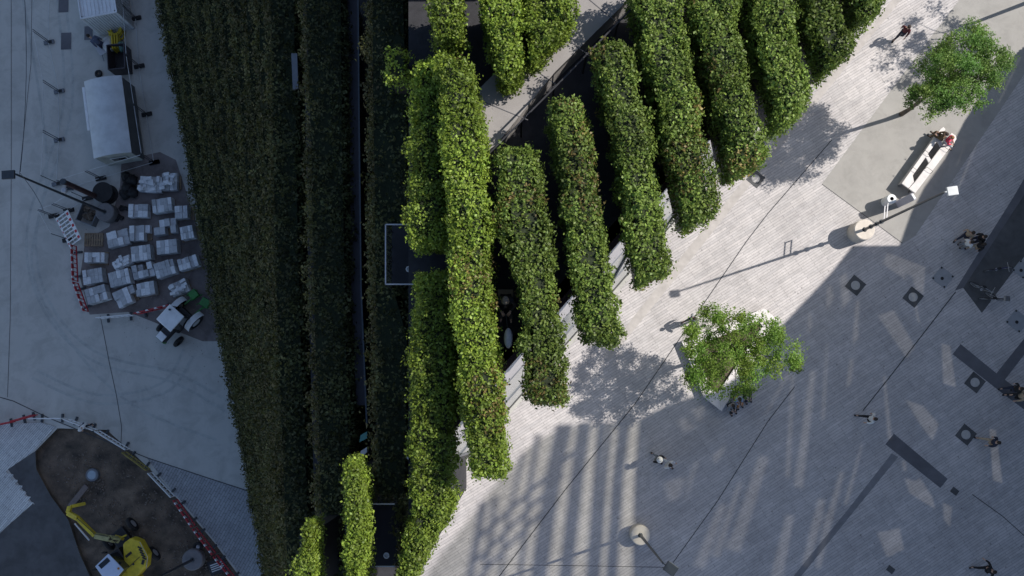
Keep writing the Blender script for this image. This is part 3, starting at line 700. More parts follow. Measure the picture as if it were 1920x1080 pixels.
# ================================================================== people
SKIN = M('skin', (.50, .32, .24), .6, .08, 8)
CL = {}
def cloth(name, col):
    if name not in CL: CL[name] = M('cloth_'+name, col, .85, .12, 14, .2, 90)
    return CL[name]
def skinned(name, verts, edges, rad, mat, parent, sub=1, root=0):
    me = bpy.data.meshes.new(name); me.from_pydata(verts, edges, []); me.update()
    o = link(name, me, mat, parent)
    m = o.modifiers.new('skin', 'SKIN'); m.use_smooth_shade = True
    sv = me.skin_vertices[0].data
    for i, r in enumerate(rad): sv[i].radius = (r, r) if not isinstance(r, tuple) else r
    sv[root].use_root = True
    o.modifiers.new('sub', 'SUBSURF').levels = sub; o.modifiers['sub'].render_levels = sub
    return o
def person(px, py, z, face, label, pose='stand', topc=('navy', (.02, .025, .05)), legc=('dark', (.03, .03, .04)), hairc=(.03, .02, .015),
           short=False, longhair=False, group=None, off=(0, 0), hat=None, lean=0.0, coat=False, spread=False):
    loc = P(px, py, z)
    e = empty('person', (loc.x, loc.y, z), face, label, 'person', group)
    pv = .93
    J = {}
    if pose == 'walk':
        leg = {1: [(.10, 0, .90), (.11, .20, .50), (.11, .30, .09), (.12, .45, .05)], -1: [(-.10, 0, .90), (-.11, .04, .48), (-.11, -.32, .17), (-.12, -.26, .03)]}
        arm = {1: [(.19, -.01, 1.40), (.25, -.14, 1.14), (.26, -.12, .90)], -1: [(-.19, .02, 1.40), (-.25, .10, 1.15), (-.24, .30, 1.0)]}
    elif pose == 'stride':
        leg = {1: [(.10, 0, .86), (.11, .30, .52), (.11, .44, .09), (.12, .58, .06)], -1: [(-.10, 0, .86), (-.11, -.10, .46), (-.11, -.46, .2), (-.12, -.42, .05)]}
        arm = {1: [(.19, -.01, 1.36), (.27, -.14, 1.10), (.28, -.08, .86)], -1: [(-.19, .02, 1.36), (-.26, .10, 1.12), (-.25, .28, 1.0)]}
        if spread: arm = {1: [(.19, -.01, 1.36), (.40, -.10, 1.16), (.58, .02, 1.05)], -1: [(-.19, .02, 1.36), (-.38, .10, 1.2), (-.52, .26, 1.1)]}
    elif pose == 'sit':
        pv = .50
        leg = {1: [(.10, 0, .50), (.14, .42, .50), (.14, .44, .09), (.15, .58, .05)], -1: [(-.10, 0, .50), (-.14, .42, .50), (-.13, .46, .09), (-.14, .60, .05)]}
        arm = {1: [(.19, 0, .98), (.25, .10, .72), (.12, .30, .62)], -1: [(-.19, 0, .98), (-.25, .10, .72), (-.12, .30, .62)]}
    elif pose == 'phone':
        leg = {1: [(.10, 0, .90), (.11, .03, .50), (.11, 0, .09), (.13, .15, .05)], -1: [(-.10, 0, .90), (-.11, .03, .50), (-.12, .02, .09), (-.14, .17, .05)]}
        arm = {1: [(.19, 0, 1.40), (.24, .06, 1.15), (.12, .28, 1.16)], -1: [(-.19, 0, 1.40), (-.24, .06, 1.15), (-.10, .28, 1.14)]}
    else:
        leg = {1: [(.10, 0, .90), (.11, .03, .50), (.11, 0, .09), (.13, .15, .05)], -1: [(-.10, 0, .90), (-.11, .03, .50), (-.12, .02, .09), (-.14, .17, .05)]}
        arm = {1: [(.19, 0, 1.40), (.25, -.02, 1.13), (.26, .08, .88)], -1: [(-.19, 0, 1.40), (-.25, -.02, 1.13), (-.26, .08, .88)]}
    hz = pv
    spine = [(0, 0, hz), (0, .01, hz+.18), (0, .0, hz+.36), (0, 0, hz+.49)]
    neck, h1, h2, h3 = (0, .015, hz+.57), (0, .02, hz+.64), (0, .025, hz+.74), (0, .01, hz+.83)
    nose = (0, .125, hz+.72)
    def ln(p):
        k = max(0, p[2]-hz); return (p[0], p[1]+math.sin(lean)*k, hz+(p[2]-hz)*(math.cos(lean) if p[2] > hz else 1))
    V = []; E = []; Rr = []
    def v(p, r, prev=None):
        V.append(ln(p)); Rr.append(r)
        if prev is not None: E.append((prev, len(V)-1))
        return len(V)-1
    a = v(spine[0], (.15, .11)); b = v(spine[1], (.13, .10), a); c = v(spine[2], (.15, .11), b); d = v(spine[3], (.09, .08), c)
    n = v(neck, .055, d); x1 = v(h1, (.07, .08), n); x2 = v(h2, (.082, .10), x1); x3 = v(h3, (.06, .075), x2); v(nose, .018, x2)
    v((.085, .02, hz+.70), .018, x2); v((-.085, .02, hz+.70), .018, x2)
    for sg in (1, -1):
        p = leg[sg]; i = v(p[0], .088, a); i = v(p[1], .06, i); i = v(p[2], .042, i); v(p[3], .035, i)
        q = arm[sg]; i = v(q[0], .055, c); i = v(q[1], .042, i); i = v(q[2], .028, i)
        w_ = Vector(q[2]); dr = (w_-Vector(q[1])).normalized(); sd = dr.cross(Vector((0, 0, 1)))
        sd = sd.normalized() if sd.length > .1 else Vector((0, 1, 0))
        pm = w_+dr*.06; i = v(tuple(pm), .034, i)
        for k, L in enumerate((.075, .085, .08, .065)):
            f = pm+dr*.03+sd*(k-1.5)*.022; j = v(tuple(f), .010, i); v(tuple(f+dr*L*.8+Vector((0, .01, -.012))), .008, j)
        th = w_+dr*.03-sd*.04; j = v(tuple(th), .011, i); v(tuple(th+dr*.035), .009, j)
    skinned('body', V, E, Rr, SKIN, e)
    # jacket or shirt
    V = []; E = []; Rr = []
    a = v((0, 0, hz-.06 if not coat else hz-.30), (.17, .14) if not coat else (.22, .18)); b = v(spine[1], (.16, .13), a); c = v(spine[2], (.21, .155), b); d = v((0, 0, hz+.50), (.12, .10), c)
    for sg in (1, -1):
        q = arm[sg]; i = v(q[0], .085, c); i = v(q[1], .07, i)
        if not short: v(tuple(Vector(q[1]).lerp(Vector(q[2]), .93)), .045, i)
    skinned('jacket' if not short else 'shirt', V, E, Rr, cloth(*topc), e)
    V = []; E = []; Rr = []
    lean_ = lean
    a = v((0, 0, hz), (.165, .12))
    for sg in (1, -1):
        p = leg[sg]; i = v(p[0], .10, a); i = v(p[1], .075, i); v(tuple(Vector(p[1]).lerp(Vector(p[2]), .92)), .058, i)
    skinned('trousers', V, E, Rr, cloth(*legc), e)
    for sg in (1, -1):
        p = leg[sg]
        mb = MB(); mb.bar(Vector(p[2])+Vector((0, -.07, -.03)), Vector(p[3])+Vector((0, .07, -.01)), .10, .07); mb.obj('shoe', m_black, e, bevel=.02)
    hp = Vector(ln((0, 0, hz+.775)))
    hb = MB().blob(hp, (.105, .122, .095), 14, 9, .08)
    if longhair: hb.blob(hp+Vector((0, -.06, -.13)), (.10, .06, .18), 10, 7, .15)
    hb.obj('hair', M('hair_%02d%02d' % (int(hairc[0]*100), int(hairc[2]*100)), hairc, .7, .35, 30, .5, 60), e, smooth=True)
    if hat:
        MB().lathe([(0, .12), (.07, .115), (.10, .07), (.105, .02), (.18, .0), (.18, -.008)], tuple(hp), 18).obj('hat', cloth(*hat), e, smooth=True)
    return e
def vd(dx, dy): return math.atan2(-dx, -dy)     # heading in the world for a direction given in photo pixels (x right, y down)
NAVY = ('navy', (.025, .03, .055)); BLK = ('black', (.012, .012, .015)); WHT = ('white', (.70, .70, .70)); GRY = ('grey', (.22, .23, .25)); BLU = ('denim', (.06, .09, .16))
PNK = ('pink', (.65, .06, .12)); BRN = ('brown', (.13, .09, .05)); DRD = ('dark_red', (.10, .02, .025)); SAND = ('sand', (.36, .28, .20)); ORG = ('orange', (.45, .20, .07)); LBL = ('light_blue', (.3, .38, .5))
person(1684, 70, .01, vd(-10, 14), 'lone walker in a dark red jacket in the tree shadow at the top', 'walk', DRD, NAVY)
person(1293, 601, .01, vd(-10, 6), 'walker half hidden under the left edge of the plaza tree crown', 'walk', GRY, NAVY)
person(1229, 858, .01, vd(14, 8), 'walker in a white sun hat in the mid plaza shade', 'walk', BLK, GRY, hat=('white', (.7, .7, .7)))
person(1249, 868, .01, vd(12, 6), 'walker in a white shirt just right of the white sun hat', 'walk', WHT, WHT)
person(1622, 784, .01, vd(-14, -1), 'striding walker in a long white shirt and black trousers above the dark inlay', 'stride', WHT, BLK, coat=True)
person(1846, 827, .01, vd(-14, -2), 'walker in pale trousers and dark top right of the manhole', 'stride', NAVY, SAND)
person(1888, 729, .01, vd(-12, 4), 'walker in black at the right edge near the dark asphalt strip', 'walk', BLK, NAVY)
person(1896, 742, .01, vd(-12, 2), 'walker with a sand coloured scarf jacket at the right edge', 'walk', SAND, BLK)
person(1838, 1062, .01, vd(-12, 4), 'figure in black with arms spread wide at the bottom right edge', 'stride', BLK, BLK, spread=True)
person(1800, 445, .01, vd(-10, 12), 'person with bare arms on the upper left of the standing group', 'walk', SAND, NAVY, short=True)
person(1798, 462, .01, vd(10, -6), 'person in a white top on the lower left of the standing group', 'stand', WHT, GRY, short=True)
person(1822, 452, .01, vd(-12, 4), 'person in a big black jacket in the middle of the standing group', 'stand', BLK, NAVY)
person(1820, 466, .01, vd(10, -4), 'person in black with pale trousers at the lower right of the standing group', 'walk', BLK, SAND, longhair=True)
person(1758, 262, .25, vd(-16, -12), 'person in a brown jacket sitting at the upper end of the long pale bench', 'sit', BRN, BRN, (.04, .025, .02))
person(1768, 268, .25, vd(14, 8), 'person in a pink top sitting at the upper end of the long pale bench', 'sit', PNK, WHT, (.25, .12, .05))
person(1366, 760, .01, vd(8, 14), 'dark haired person sitting lowest on the tree bench edge', 'sit', GRY, BLK)
person(1378, 748, .01, vd(8, 14), 'person in orange and blue sitting in the middle of the tree bench edge', 'sit', LBL, ORG)
person(1394, 738, .01, vd(8, 14), 'person in black sitting highest on the tree bench edge', 'sit', BLK, NAVY)
person(170, 798, .01, vd(10, 10), 'person in a white hooded jacket leaning over the white barrier', 'stand', WHT, NAVY, (.6, .6, .6), lean=.3)
person(200, 92, .01, vd(-10, -6), 'worker in blue grey bending over beside the yellow bags', 'stand', ('workblue', (.10, .12, .18)), NAVY, lean=.9)
person(949, 566, DZ+.62, vd(0, 12), 'curly haired visitor in a black coat sitting on the roof between two hedge rows', 'sit', BLK, BLK, (.14, .12, .10), lean=.1)
e = empty('stool', P(949, 566, DZ), 0, 'low dark stool under the roof visitor between two hedge rows', 'stool')
MB().box((0, 0, .95), (.42, .5, .08)).obj('seat', m_wood, e, bevel=.01); MB().box((0, 0, .45), (.36, .4, .9)).obj('base', m_steel, e)
e = empty('microphone', P(953, 634, DZ+1.6), 0, 'silver grey microphone windshield on a thin boom held by the roof visitor', 'microphone')
MB().blob((0, 0, 0), (.115, .27, .115), 16, 12, .02).obj('windshield', cloth('silver_grey', (.42, .42, .47)), e, smooth=True)
MB().tube((-.02, .22, 0), (-.06, .62, .10), .012, n=6).obj('boom', m_steel, e)

# ================================================================== trees
def tree(bpx, cpx, h, rx, ry, rz_, rot, label, n=11000, leaf=.13, seed=1, green=(.085, .20, .022), clumps=46, name='plaza_tree'):
    rng = np.random.default_rng(seed); rnd = random.Random(seed)
    b = P(*bpx, 0.0); c = P(*cpx, h)
    e = empty(name, (b.x, b.y, 0), 0, label, 'tree')
    C0 = np.array([c.x-b.x, c.y-b.y, h])
    tr = MB(); pts = [Vector((0, 0, -.05)), Vector((.04, -.03, 1.0)), Vector((C0[0]*.2, C0[1]*.2, h-rz_*1.1)), Vector((C0[0]*.8, C0[1]*.8, h))]
    rr = [.15, .12, .09, .05]
    for i in range(3): tr.tube(pts[i], pts[i+1], rr[i], rr[i+1], 10)
    tr.obj('trunk', m_bark, e, smooth=True)
    cl = []
    for k in range(clumps):
        a = k*2.39996+rnd.uniform(-.35, .35); q = min(1, max(0, ((k+.5)/clumps)**.5+rnd.uniform(-.07, .07))); q2 = q*(1.0+.13*math.sin(3*a+seed)+.12*math.sin(5*a+2*seed))
        x, y = rx*q2*math.cos(a), ry*q2*math.sin(a); x, y = x*math.cos(rot)-y*math.sin(rot), x*math.sin(rot)+y*math.cos(rot)
        zz = rz_*(1-q*q)**.5*rnd.uniform(-.8, 1.0)
        cl.append(C0+np.array([x, y, zz]))
    for k in range(0, clumps, 3):
        s_ = pts[2].lerp(pts[3], rnd.random()); t_ = Vector(cl[k]); m_ = s_.lerp(t_, .5)+Vector((0, 0, .15))
        lb = MB(); lb.tube(s_, m_, .035, .022, 6); lb.tube(m_, t_, .022, .008, 6); lb.obj('limb', m_bark, e, smooth=True)
    CC = []; NN = []; TT = []
    per = n//clumps
    for p in cl:
        r = rng.uniform(.30, .62)
        # twigs radiating from the clump, leaves along them
        m = max(6, int(per/9)); r *= 1.08; d = rng.normal(size=(m, 3)); d /= np.linalg.norm(d, axis=1)[:, None]; d[:, 2] = d[:, 2]*.7+.1
        t = rng.uniform(.25, 1.15, (m, 9)); q = p+d[:, None, :]*(t*r)[:, :, None]+rng.normal(0, .05, (m, 9, 3))
        CC.append(q.reshape(-1, 3)); nn = np.repeat(d, 9, 0)*.5+np.array([0, 0, .8]); NN.append(nn)
        tone = rng.uniform(.75, 1.25)*np.repeat(rng.uniform(.75, 1.25, m), 9)*rng.uniform(.75, 1.25, m*9)
        TT.append(np.array(green)[None]*tone[:, None]*np.array([rng.uniform(.9, 1.25), 1, 1])[None])
    CC = np.concatenate(CC); NN = np.concatenate(NN); TT = np.concatenate(TT); NN /= np.linalg.norm(NN, axis=1)[:, None]
    leafmesh('crown', CC, NN, np.full(len(CC), leaf), TT, m_tleaf, e, (0, 0, 0), rng, .6)
    return e
tree((1342, 663), (1376, 660), 5.6, 2.95, 2.2, 1.3, 0.05, 'bright green tree growing from the angular bench in the middle of the plaza', 34000, .088, 8, (.165, .285, .045), clumps=90)
tree((1690, 214), (1797, 135), 7.0, 2.75, 1.75, 1.7, R(38), 'larger green tree standing on the pale concrete at the upper right', 36000, .088, 5, (.14, .26, .055), clumps=100)
tree((1950, -4), (2090, -60), 7.0, 3.0, 2.4, 1.8, 0, 'tree beyond the upper right corner that throws the dappled shadow', 9000, .11, 9, clumps=44)

# ================================================================== street lamps
def lamp(px, py, h, head_dir, label, arm=.0, plinth=True, hs=(.45, .35), ph=.9, group='tall street lamps on round plinths', pr=.60, mt=None):
    b = P(px, py, 0.0)
    e = empty('street_lamp', (b.x, b.y, 0), 0, label, 'street lamp', group)
    if plinth: MB().lathe([(0, ph), (pr-.05, ph), (pr, ph-.05), (pr, 0), (0, 0)], n=36).obj('plinth', mt or m_stone, e, bevel=0)
    MB().tube((0, 0, ph if plinth else 0), (0, 0, h), .085, .05, 12).obj('pole', m_lamp, e, smooth=False)
    hd = Vector((math.sin(-head_dir), math.cos(-head_dir), 0)); ang = head_dir
    hb = MB(); c = hd*(arm+hs[0]/2)+Vector((0, 0, h)); hb.box(c, (hs[1], hs[0], .14), ang); hb.bar((0, 0, h), c, .07, .07)
    hb.obj('lamp_head', m_offw if group and 'pale' in label else m_lamp, e, bevel=.02)
    MB().lathe([(0, .02), (.10, .02), (.14, 0), (.14, -.03)], (0, 0, ph if plinth else .02), 14).obj('base_flange', m_lamp, e)
    return e
l1 = lamp(1607, 437, 11.8, vd(14, -2), 'street lamp with pale head on a tall stone plinth at the shadow edge', .1, hs=(.5, .42), ph=1.25)
for z in (2.2, 3.1, 3.8): MB().lathe([(.0, 0), (.13, 0), (.13, .12), (0, .12)], (0, 0, z), 10).obj('clamp', m_lamp, l1)
MB().bar((0, 0, 4.6), (.1, .85, 4.6), .05, .05).bar((0, 0, 4.2), (.1, .85, 4.2), .05, .05).bar((.1, .85, 4.15), (.1, .85, 4.65), .05, .05).obj('bracket_arm', m_frame, l1)
lamp(1198, 1000, 9.4, vd(14, 10), 'street lamp on a round stone plinth at the bottom of the plaza', .15, hs=(.6, .5), ph=.75, pr=.56)
lamp(207, 402, 10.7, vd(-14, 1), 'dark street lamp on a grey plinth among the paver stacks', .05, hs=(.62, .42), ph=.8, pr=.55, mt=M('grey_stone', (.16, .155, .16), .8, .15, 3, .3, 40))
lamp(366, 1047, 10.5, vd(-10, 4), 'street lamp on a grey plinth beside the excavator', .1, ph=.5, pr=.6, mt=M('grey_stone', (.16, .155, .16)))
# litter bin, information pillar
e = empty('litter_bin', P(1660, 379, .008), 0, 'white round litter bin with a dark opening beside the information pillar', 'litter bin')
MB().lathe([(.11, 1.02), (.26, 1.02), (.28, .98), (.28, .02), (.26, 0), (0, 0)], n=26).obj('body', m_white, e, smooth=False)
MB().lathe([(.11, 1.02), (.11, .6), (0, .6)], n=20).obj('liner', m_black, e)
e = empty('information_pillar', P(1683, 383, .008), vd(14, -8), 'pale grey slanted information pillar between bin and lamp', 'pillar')
MB().box((0, 0, 1.15), (.42, .16, 2.3)).obj('panel', M('pillar_grey', (.36, .36, .42), .5, .08, 2), e, bevel=.02)
MB().box((.0, 0, 2.32), (.30, .13, .05)).obj('cap', m_white, e, bevel=.01)
MB().box((0, .087, 1.9), (.16, .012, .22)).obj('display', m_glassd, e)

# long pale bench with slots
def slab(name, pts, z0, z1, mat, e, bev=.02):
    return MB().prism(pts, z0, z1).obj(name, mat, e, bevel=bev)
bp0 = P(1700, 350, 0); bp1 = P(1765, 262, 0)
c = (bp0+bp1)/2; ax_ = math.atan2((bp1-bp0).y, (bp1-bp0).x)
e = empty('long_bench', (c.x, c.y, .008), ax_, 'long pale bench with slanted slots, its lower end by the litter bin', 'bench')
L_ = 2.1
slab('seat_slab', [(-L_, -.48), (L_-.1, -.55), (L_+.05, -.40), (L_+.05, -.10), (-L_+.55, -.08), (-L_+.0, -.02)], .60, .72, m_bench, e)
slab('seat_slab', [(-L_, .0), (-L_+.52, -.04), (-L_+.78, .24), (L_-.0, .30), (L_+.05, .48), (L_-.15, .55), (-L_, .48)], .60, .72, m_bench, e)
for k, x in enumerate((-.15, 1.05)): slab('cross_slab', [(x, -.075), (x+.24, -.075), (x+.42, .27), (x+.18, .28)], .605, .715, m_bench, e)
for x in (-L_+.12, L_-.3):
    MB().box((x, -.35, .30), (.16, .14, .60)).obj('leg', m_grey, e); MB().box((x, .35, .30), (.16, .14, .60)).obj('leg', m_grey, e)
MB().box((0, .44, .30), (4.0, .08, .58)).obj('side_board', m_bench, e); MB().box((0, -.42, .30), (4.0, .08, .58)).obj('side_board', m_bench, e)
for x, y in ((-1.1, .33), (.15, .36), (-.6, -.3), (1.0, -.32)):
    mb = MB(); mb.tube((x, y-.22, .71), (x+.1, y-.2, .92), .013, n=6).tube((x+.1, y-.2, .92), (x+.1, y+.2, .92), .013, n=6).tube((x+.1, y+.2, .92), (x, y+.22, .71), .013, n=6)
    mb.obj('armrest', m_steel, e)

# angular bench round the tree
e = empty('tree_bench', P(1360, 668, 0), 0, 'angular pale bench platform round the plaza tree, people sitting on its lower right edge', 'bench')
ob = [(1278, 640), (1433, 578), (1462, 604), (1353, 771), (1319, 744)]; ib = [(1303, 648), (1424, 604), (1430, 612), (1345, 738), (1331, 727)]
oo = [P2(x, y, .45)-Vector(e.location[:2]) for x, y in ob]; ii = [P2(x, y, .45)-Vector(e.location[:2]) for x, y in ib]
for k in range(5):
    k2 = (k+1) % 5
    slab('seat_slab', [oo[k], oo[k2], ii[k2], ii[k]], .36, .46, m_bench, e, .015)
    a, b = oo[k].lerp(ii[k], .2), oo[k2].lerp(ii[k2], .2); MB().bar((a.x, a.y, .18), (b.x, b.y, .18), .06, .36).obj('plinth_side', m_grey, e)
slab('soil_bed', ii, .02, .30, m_soil, e, 0)

# bicycles
def bicycle(px, py, head, label, col, first=None):
    e = empty('bicycle', P(px, py, .014), head, label, 'bicycle', 'bicycles parked on the dark asphalt patch')
    Mx = Matrix.Rotation(math.pi/2, 3, 'Y')
    for y in (-.52, .52):
        MB().torus((0, y, .34), .33, .02, 24, 6, Mx).obj('tyre', m_black, e)
        w_ = MB().torus((0, y, .34), .30, .010, 24, 5, Mx)
        for i in range(10):
            a = i*math.pi/5; w_.tube((0, y, .34), (0, y+math.cos(a)*.3, .34+math.sin(a)*.3), .003, n=3, cap=False)
        w_.obj('wheel', m_frame, e)
    f = MB()
    for a, b in (((0, -.52, .34), (0, -.08, .30)), ((0, -.52, .34), (0, -.18, .82)), ((0, -.08, .30), (0, -.20, .92)), ((0, -.08, .30), (0, .36, .78)), ((0, -.17, .80), (0, .35, .86)), ((0, .52, .34), (0, .33, .98))):
        f.tube(a, b, .018, n=6)
    f.obj('frame', col, e)
    MB().tube((-.28, .26, 1.02), (.28, .26, 1.02), .012, n=6).tube((0, .33, .98), (0, .27, 1.03), .015, n=6).obj('handlebar', m_frame, e)
    MB().blob((0, -.22, .95), (.08, .14, .035), 8, 5).obj('saddle', m_black, e)
    MB().tube((-.10, -.06, .3), (.10, -.1, .3), .01, n=5).tube((0, -.08, .3), (.0, -.08, .3-.001), .08, n=12).obj('crank', m_frame, e)
    return e
b1 = bicycle(1866, 506, vd(30, -4), 'upper bicycle with a dark blue frame lying across the asphalt patch', cloth('blueframe', (.02, .02, .09)))
b2 = bicycle(1838, 545, vd(30, 20), 'middle bicycle with bright mudguards at the left of the asphalt patch', M('bike_silver', (.30, .31, .33), .35, .1, 5, 0, metal=.5))
b3 = bicycle(1858, 562, vd(30, 2), 'lowest bicycle with a wire basket on the asphalt patch', m_steel)
mb = MB().box((0, .45, .92), (.30, .24, .02))
for i in range(5): mb.box((0, .33+.06*i, 1.0), (.32, .008, .18)); mb.box((-.15+.075*i, .45, 1.0), (.008, .26, .18))
mb.obj('basket', m_frame, b3)

# ================================================================== building site
# site container
def boxpts(tl, h):   # footprint from top-face photo corners at height h
    return [P2(x, y, h) for x, y in tl]
cp = boxpts([(143, 35), (212, 22), (205, -130), (132, -125)], 2.6)
a, b, d_ = cp[0], cp[1], cp[3]
e = empty('site_container', ((a.x+b.x+cp[2].x+d_.x)/4, (a.y+b.y+cp[2].y+d_.y)/4, 0), math.atan2((b-a).y, (b-a).x), 'white corrugated site container at the top left edge', 'container')
W_ = (b-a).length; Lc = (d_-a).length
MB().box((0, 0, 1.3), (W_-.12, Lc-.12, 2.44)).obj('body', m_white, e)
n_ = 13
for i in range(n_):
    x = -W_/2+.12+(W_-.24)*i/(n_-1)
    MB().box((x, -Lc/2+.045, 1.3), (.075, .07, 2.3)).obj('wall_rib', m_white, e)
for i in range(9):
    x = -W_/2+.2+(W_-.4)*i/8; MB().box((x, 0, 2.535), (.09, Lc-.3, .03)).obj('roof_rib', m_white, e)
n2_ = 20
for i in range(n2_): MB().box((W_/2-.05, -Lc/2+.2+(Lc-.4)*i/(n2_-1), 1.3), (.06, .09, 2.3)).obj('wall_rib', m_offw, e)
for y in (-1, 1):
    MB().box((0, y*(Lc/2-.04), 2.56), (W_, .08, .10)).obj('top_rail', m_white, e); MB().box((0, y*(Lc/2-.04), .07), (W_, .08, .14)).obj('bottom_rail', m_offw, e)
for x in (-1, 1):
    MB().box((x*(W_/2-.04), 0, 2.56), (.08, Lc-.16, .10)).obj('top_rail', m_white, e)
    for y in (-1, 1):
        MB().box((x*(W_/2-.05), y*(Lc/2-.05), 1.3), (.1, .1, 2.58)).obj('corner_post', m_white, e)
        MB().tube((x*(W_/2-.12), y*(Lc/2-.12), 2.60), (x*(W_/2-.12), y*(Lc/2-.12), 2.616), .035, n=10).obj('corner_hole', m_black, e)
# shed with curved roof
cs = boxpts([(172, 295), (243, 283), (228, 141), (152, 150)], 2.5)
a, b, d_ = cs[0], cs[1], cs[3]; W_ = (b-a).length; Ls = (d_-a).length
e = empty('site_trailer', ((cs[0]+cs[1]+cs[2]+cs[3])/4).to_3d(), math.atan2((b-a).y, (b-a).x), 'weathered grey site trailer with a curved roof beside the paver stacks', 'trailer')
n_ = 16
for k in range(1):
    y0 = -Ls/2+Ls*k/6+.004; y1 = Ls/2; mb = MB(); vs = []
    for yy_ in (y0, y1):
        for zz in (0, -.05):
            for i in range(n_+1):
                x = -W_/2+W_*i/n_; vs.append((x, yy_, 2.28+.24*(1-(2*i/n_-1)**2)+zz))
    q = n_+1
    fs = [(i, i+1, 2*q+i+1, 2*q+i) for i in range(n_)]+[(q+i, 3*q+i, 3*q+i+1, q+i+1) for i in range(n_)]+[(i, q+i, q+i+1, i+1) for i in range(n_)]+[(2*q+i, 2*q+i+1, 3*q+i+1, 3*q+i) for i in range(n_)]
    mb.add(vs, fs); mb.obj('roof_sheet', M('trailer_roof', (.52, .55, .57), .6, .14, 1.4, .1, 30), e)
for sx in (-1, 1): MB().box((sx*(W_/2-.05), 0, 1.3), (.05, Ls-.1, 1.98)).obj('side_wall', M('trailer_wall', (.14, .15, .16), .7, .2, 2, .2, 30), e)
for sy in (-1, 1):
    pts = [(-W_/2+.06, .35), (W_/2-.06, .35), (W_/2-.06, 2.26)]+[(W_/2-.06-(W_-.12)*i/8, 2.26+.22*(1-(1-2*i/8)**2)) for i in range(1, 8)]+[(-W_/2+.06, 2.26)]
    mb = MB(); y = sy*(Ls/2-.04); vs = [(x, y-.02, z) for x, z in pts]+[(x, y+.02, z) for x, z in pts]; n = len(pts)
    mb.add(vs, [tuple(range(n)), tuple(range(2*n-1, n-1, -1))]+[(i, n+i, n+(i+1) % n, (i+1) % n) for i in range(n)]); mb.obj('end_wall', M('trailer_end', (.33, .35, .33), .7, .3, 2.5, .2, 30), e)
MB().box((.1, -Ls/2-.03, 1.55), (.95, .03, .55)).obj('window_frame', m_offw, e); MB().box((.1, -Ls/2-.05, 1.55), (.8, .02, .40)).obj('window', m_glassd, e)
MB().box((-W_/2-.10, .7, 2.2), (.16, 2.6, .10)).obj('awning_case', m_white, e, bevel=.02)
for x in (-.7, .7):
    for y in (-1.2, 1.2): MB().tube((x-.08, y, .3), (x+.08, y, .3), .3, n=14).obj('wheel', m_black, e)
# mobile fence with feet
def fence(pts, label, h=2.0, group='mobile site fences', foot=m_grey):
    ps = [P(x, y, 0) for x, y in pts]
    e = empty('site_fence', ps[0].lerp(ps[-1], .5), 0, label, 'fence', group)
    o0 = e.location
    for a, b in zip(ps, ps[1:]):
        d = (b-a).normalized(); a2, b2 = a+d*.06-o0, b-d*.06-o0
        for z in (.15, h):
            MB().tube(a2+Vector((0, 0, z)), b2+Vector((0, 0, z)), .017, n=6).obj('rail', m_offw, e)
        ms = MB(); k = int((b2-a2).length/.35)
        for i in range(1, k):
            q = a2.lerp(b2, i/k); ms.tube(q+Vector((0, 0, .15)), q+Vector((0, 0, h)), .0022, n=3, cap=False)
        o = ms.obj('mesh_wires', m_frame, e); o['kind'] = 'stuff'
        for q in (a2, b2): MB().tube(q, q+Vector((0, 0, h+.03)), .022, n=8).obj('post', m_lamp, e)
    for p in ps:
        q = p-o0; s_ = Vector((-.0, 0, 0)); MB().box((q.x, q.y, .07), (.62, .24, .14), R(12)).obj('foot', foot, e, bevel=.02)
        MB().box((q.x+.1, q.y, .15), (.2, .18, .03), R(12)).obj('foot_clamp', m_black, e)
fence([(95, -70), (93, 80), (112, 172), (112, 263), (108, 345)], 'mobile mesh fence with three stone feet on the open road left of the trailer')
fence([(238, -40), (256, 35), (262, 125), (276, 215), (290, 305)], 'mobile mesh fence running behind container and trailer beside the hedge building', foot=m_black)
fence([(290, 305), (190, 335), (135, 352)], 'mobile mesh fence below the trailer end wall', foot=m_black)
fence([(165, 372), (130, 395), (102, 405), (128, 450)], 'mobile mesh fence behind the leaning white barrier', foot=m_black)

# yellow bags, skip, wheelbarrow, tyre
e = empty('waste_skip', P(232, 118, 0), R(6), 'dark waste skip between container and trailer', 'skip')
MB().prism([(-.45, -.75), (.45, -.75), (.5, .75), (-.5, .75)], 0, .08).obj('floor', m_steel, e)
for x in (-.5, .5): MB().box((x, 0, .6), (.05, 1.5, 1.1)).obj('side', M('skip_steel', (.05, .045, .055), .6, .3, 4, .2, 30), e)
for y in (-.75, .75): MB().box((0, y, .6), (1.0, .05, 1.1)).obj('end', M('skip_steel', (.05, .045, .055)), e)
e = empty('hose_pile', P(219, 62, 0), 0, 'pile of yellow hoses below the container', 'hose')
for k in range(5):
    MB().torus((random.uniform(-.15, .15), random.uniform(-.1, .1), .08+.10*k), .42-.03*k, .055, 22, 8, Matrix.Rotation(random.uniform(-.25, .25), 3, 'X')).obj('hose', m_yel, e, smooth=True)
e = empty('covered_pallet', P(218, 88, 0), R(4), 'stack under white and yellow sheeting beside the dark skip', 'covered stack')
MB().blob((-.25, 0, .45), (.38, .5, .5), 12, 9, .12).obj('white_sheet', m_offw, e, smooth=True)
for k in range(3): MB().box((.12+.13*k, .02*k, .55), (.10, .95-.08*k, .75-.12*k), R(2)).obj('yellow_panel', m_yel, e, bevel=.03)
MB().blob((.55, -.2, .45), (.2, .32, .42), 10, 8, .2).obj('green_sack', M('sack_green', (.16, .30, .26), .6, .2, 6), e, smooth=True)
e = empty('wheelbarrow', P(198, 96, 0), R(30), 'wheelbarrow with a pale tray next to the bending worker', 'wheelbarrow')
MB().prism([(-.3, -.35), (.3, -.35), (.36, .4), (-.36, .4)], .45, .48).obj('tray', m_frame, e, bevel=.01)
MB().torus((0, .62, .2), .17, .04, 16, 8, Matrix.Rotation(math.pi/2, 3, 'Y')).obj('wheel', m_black, e)
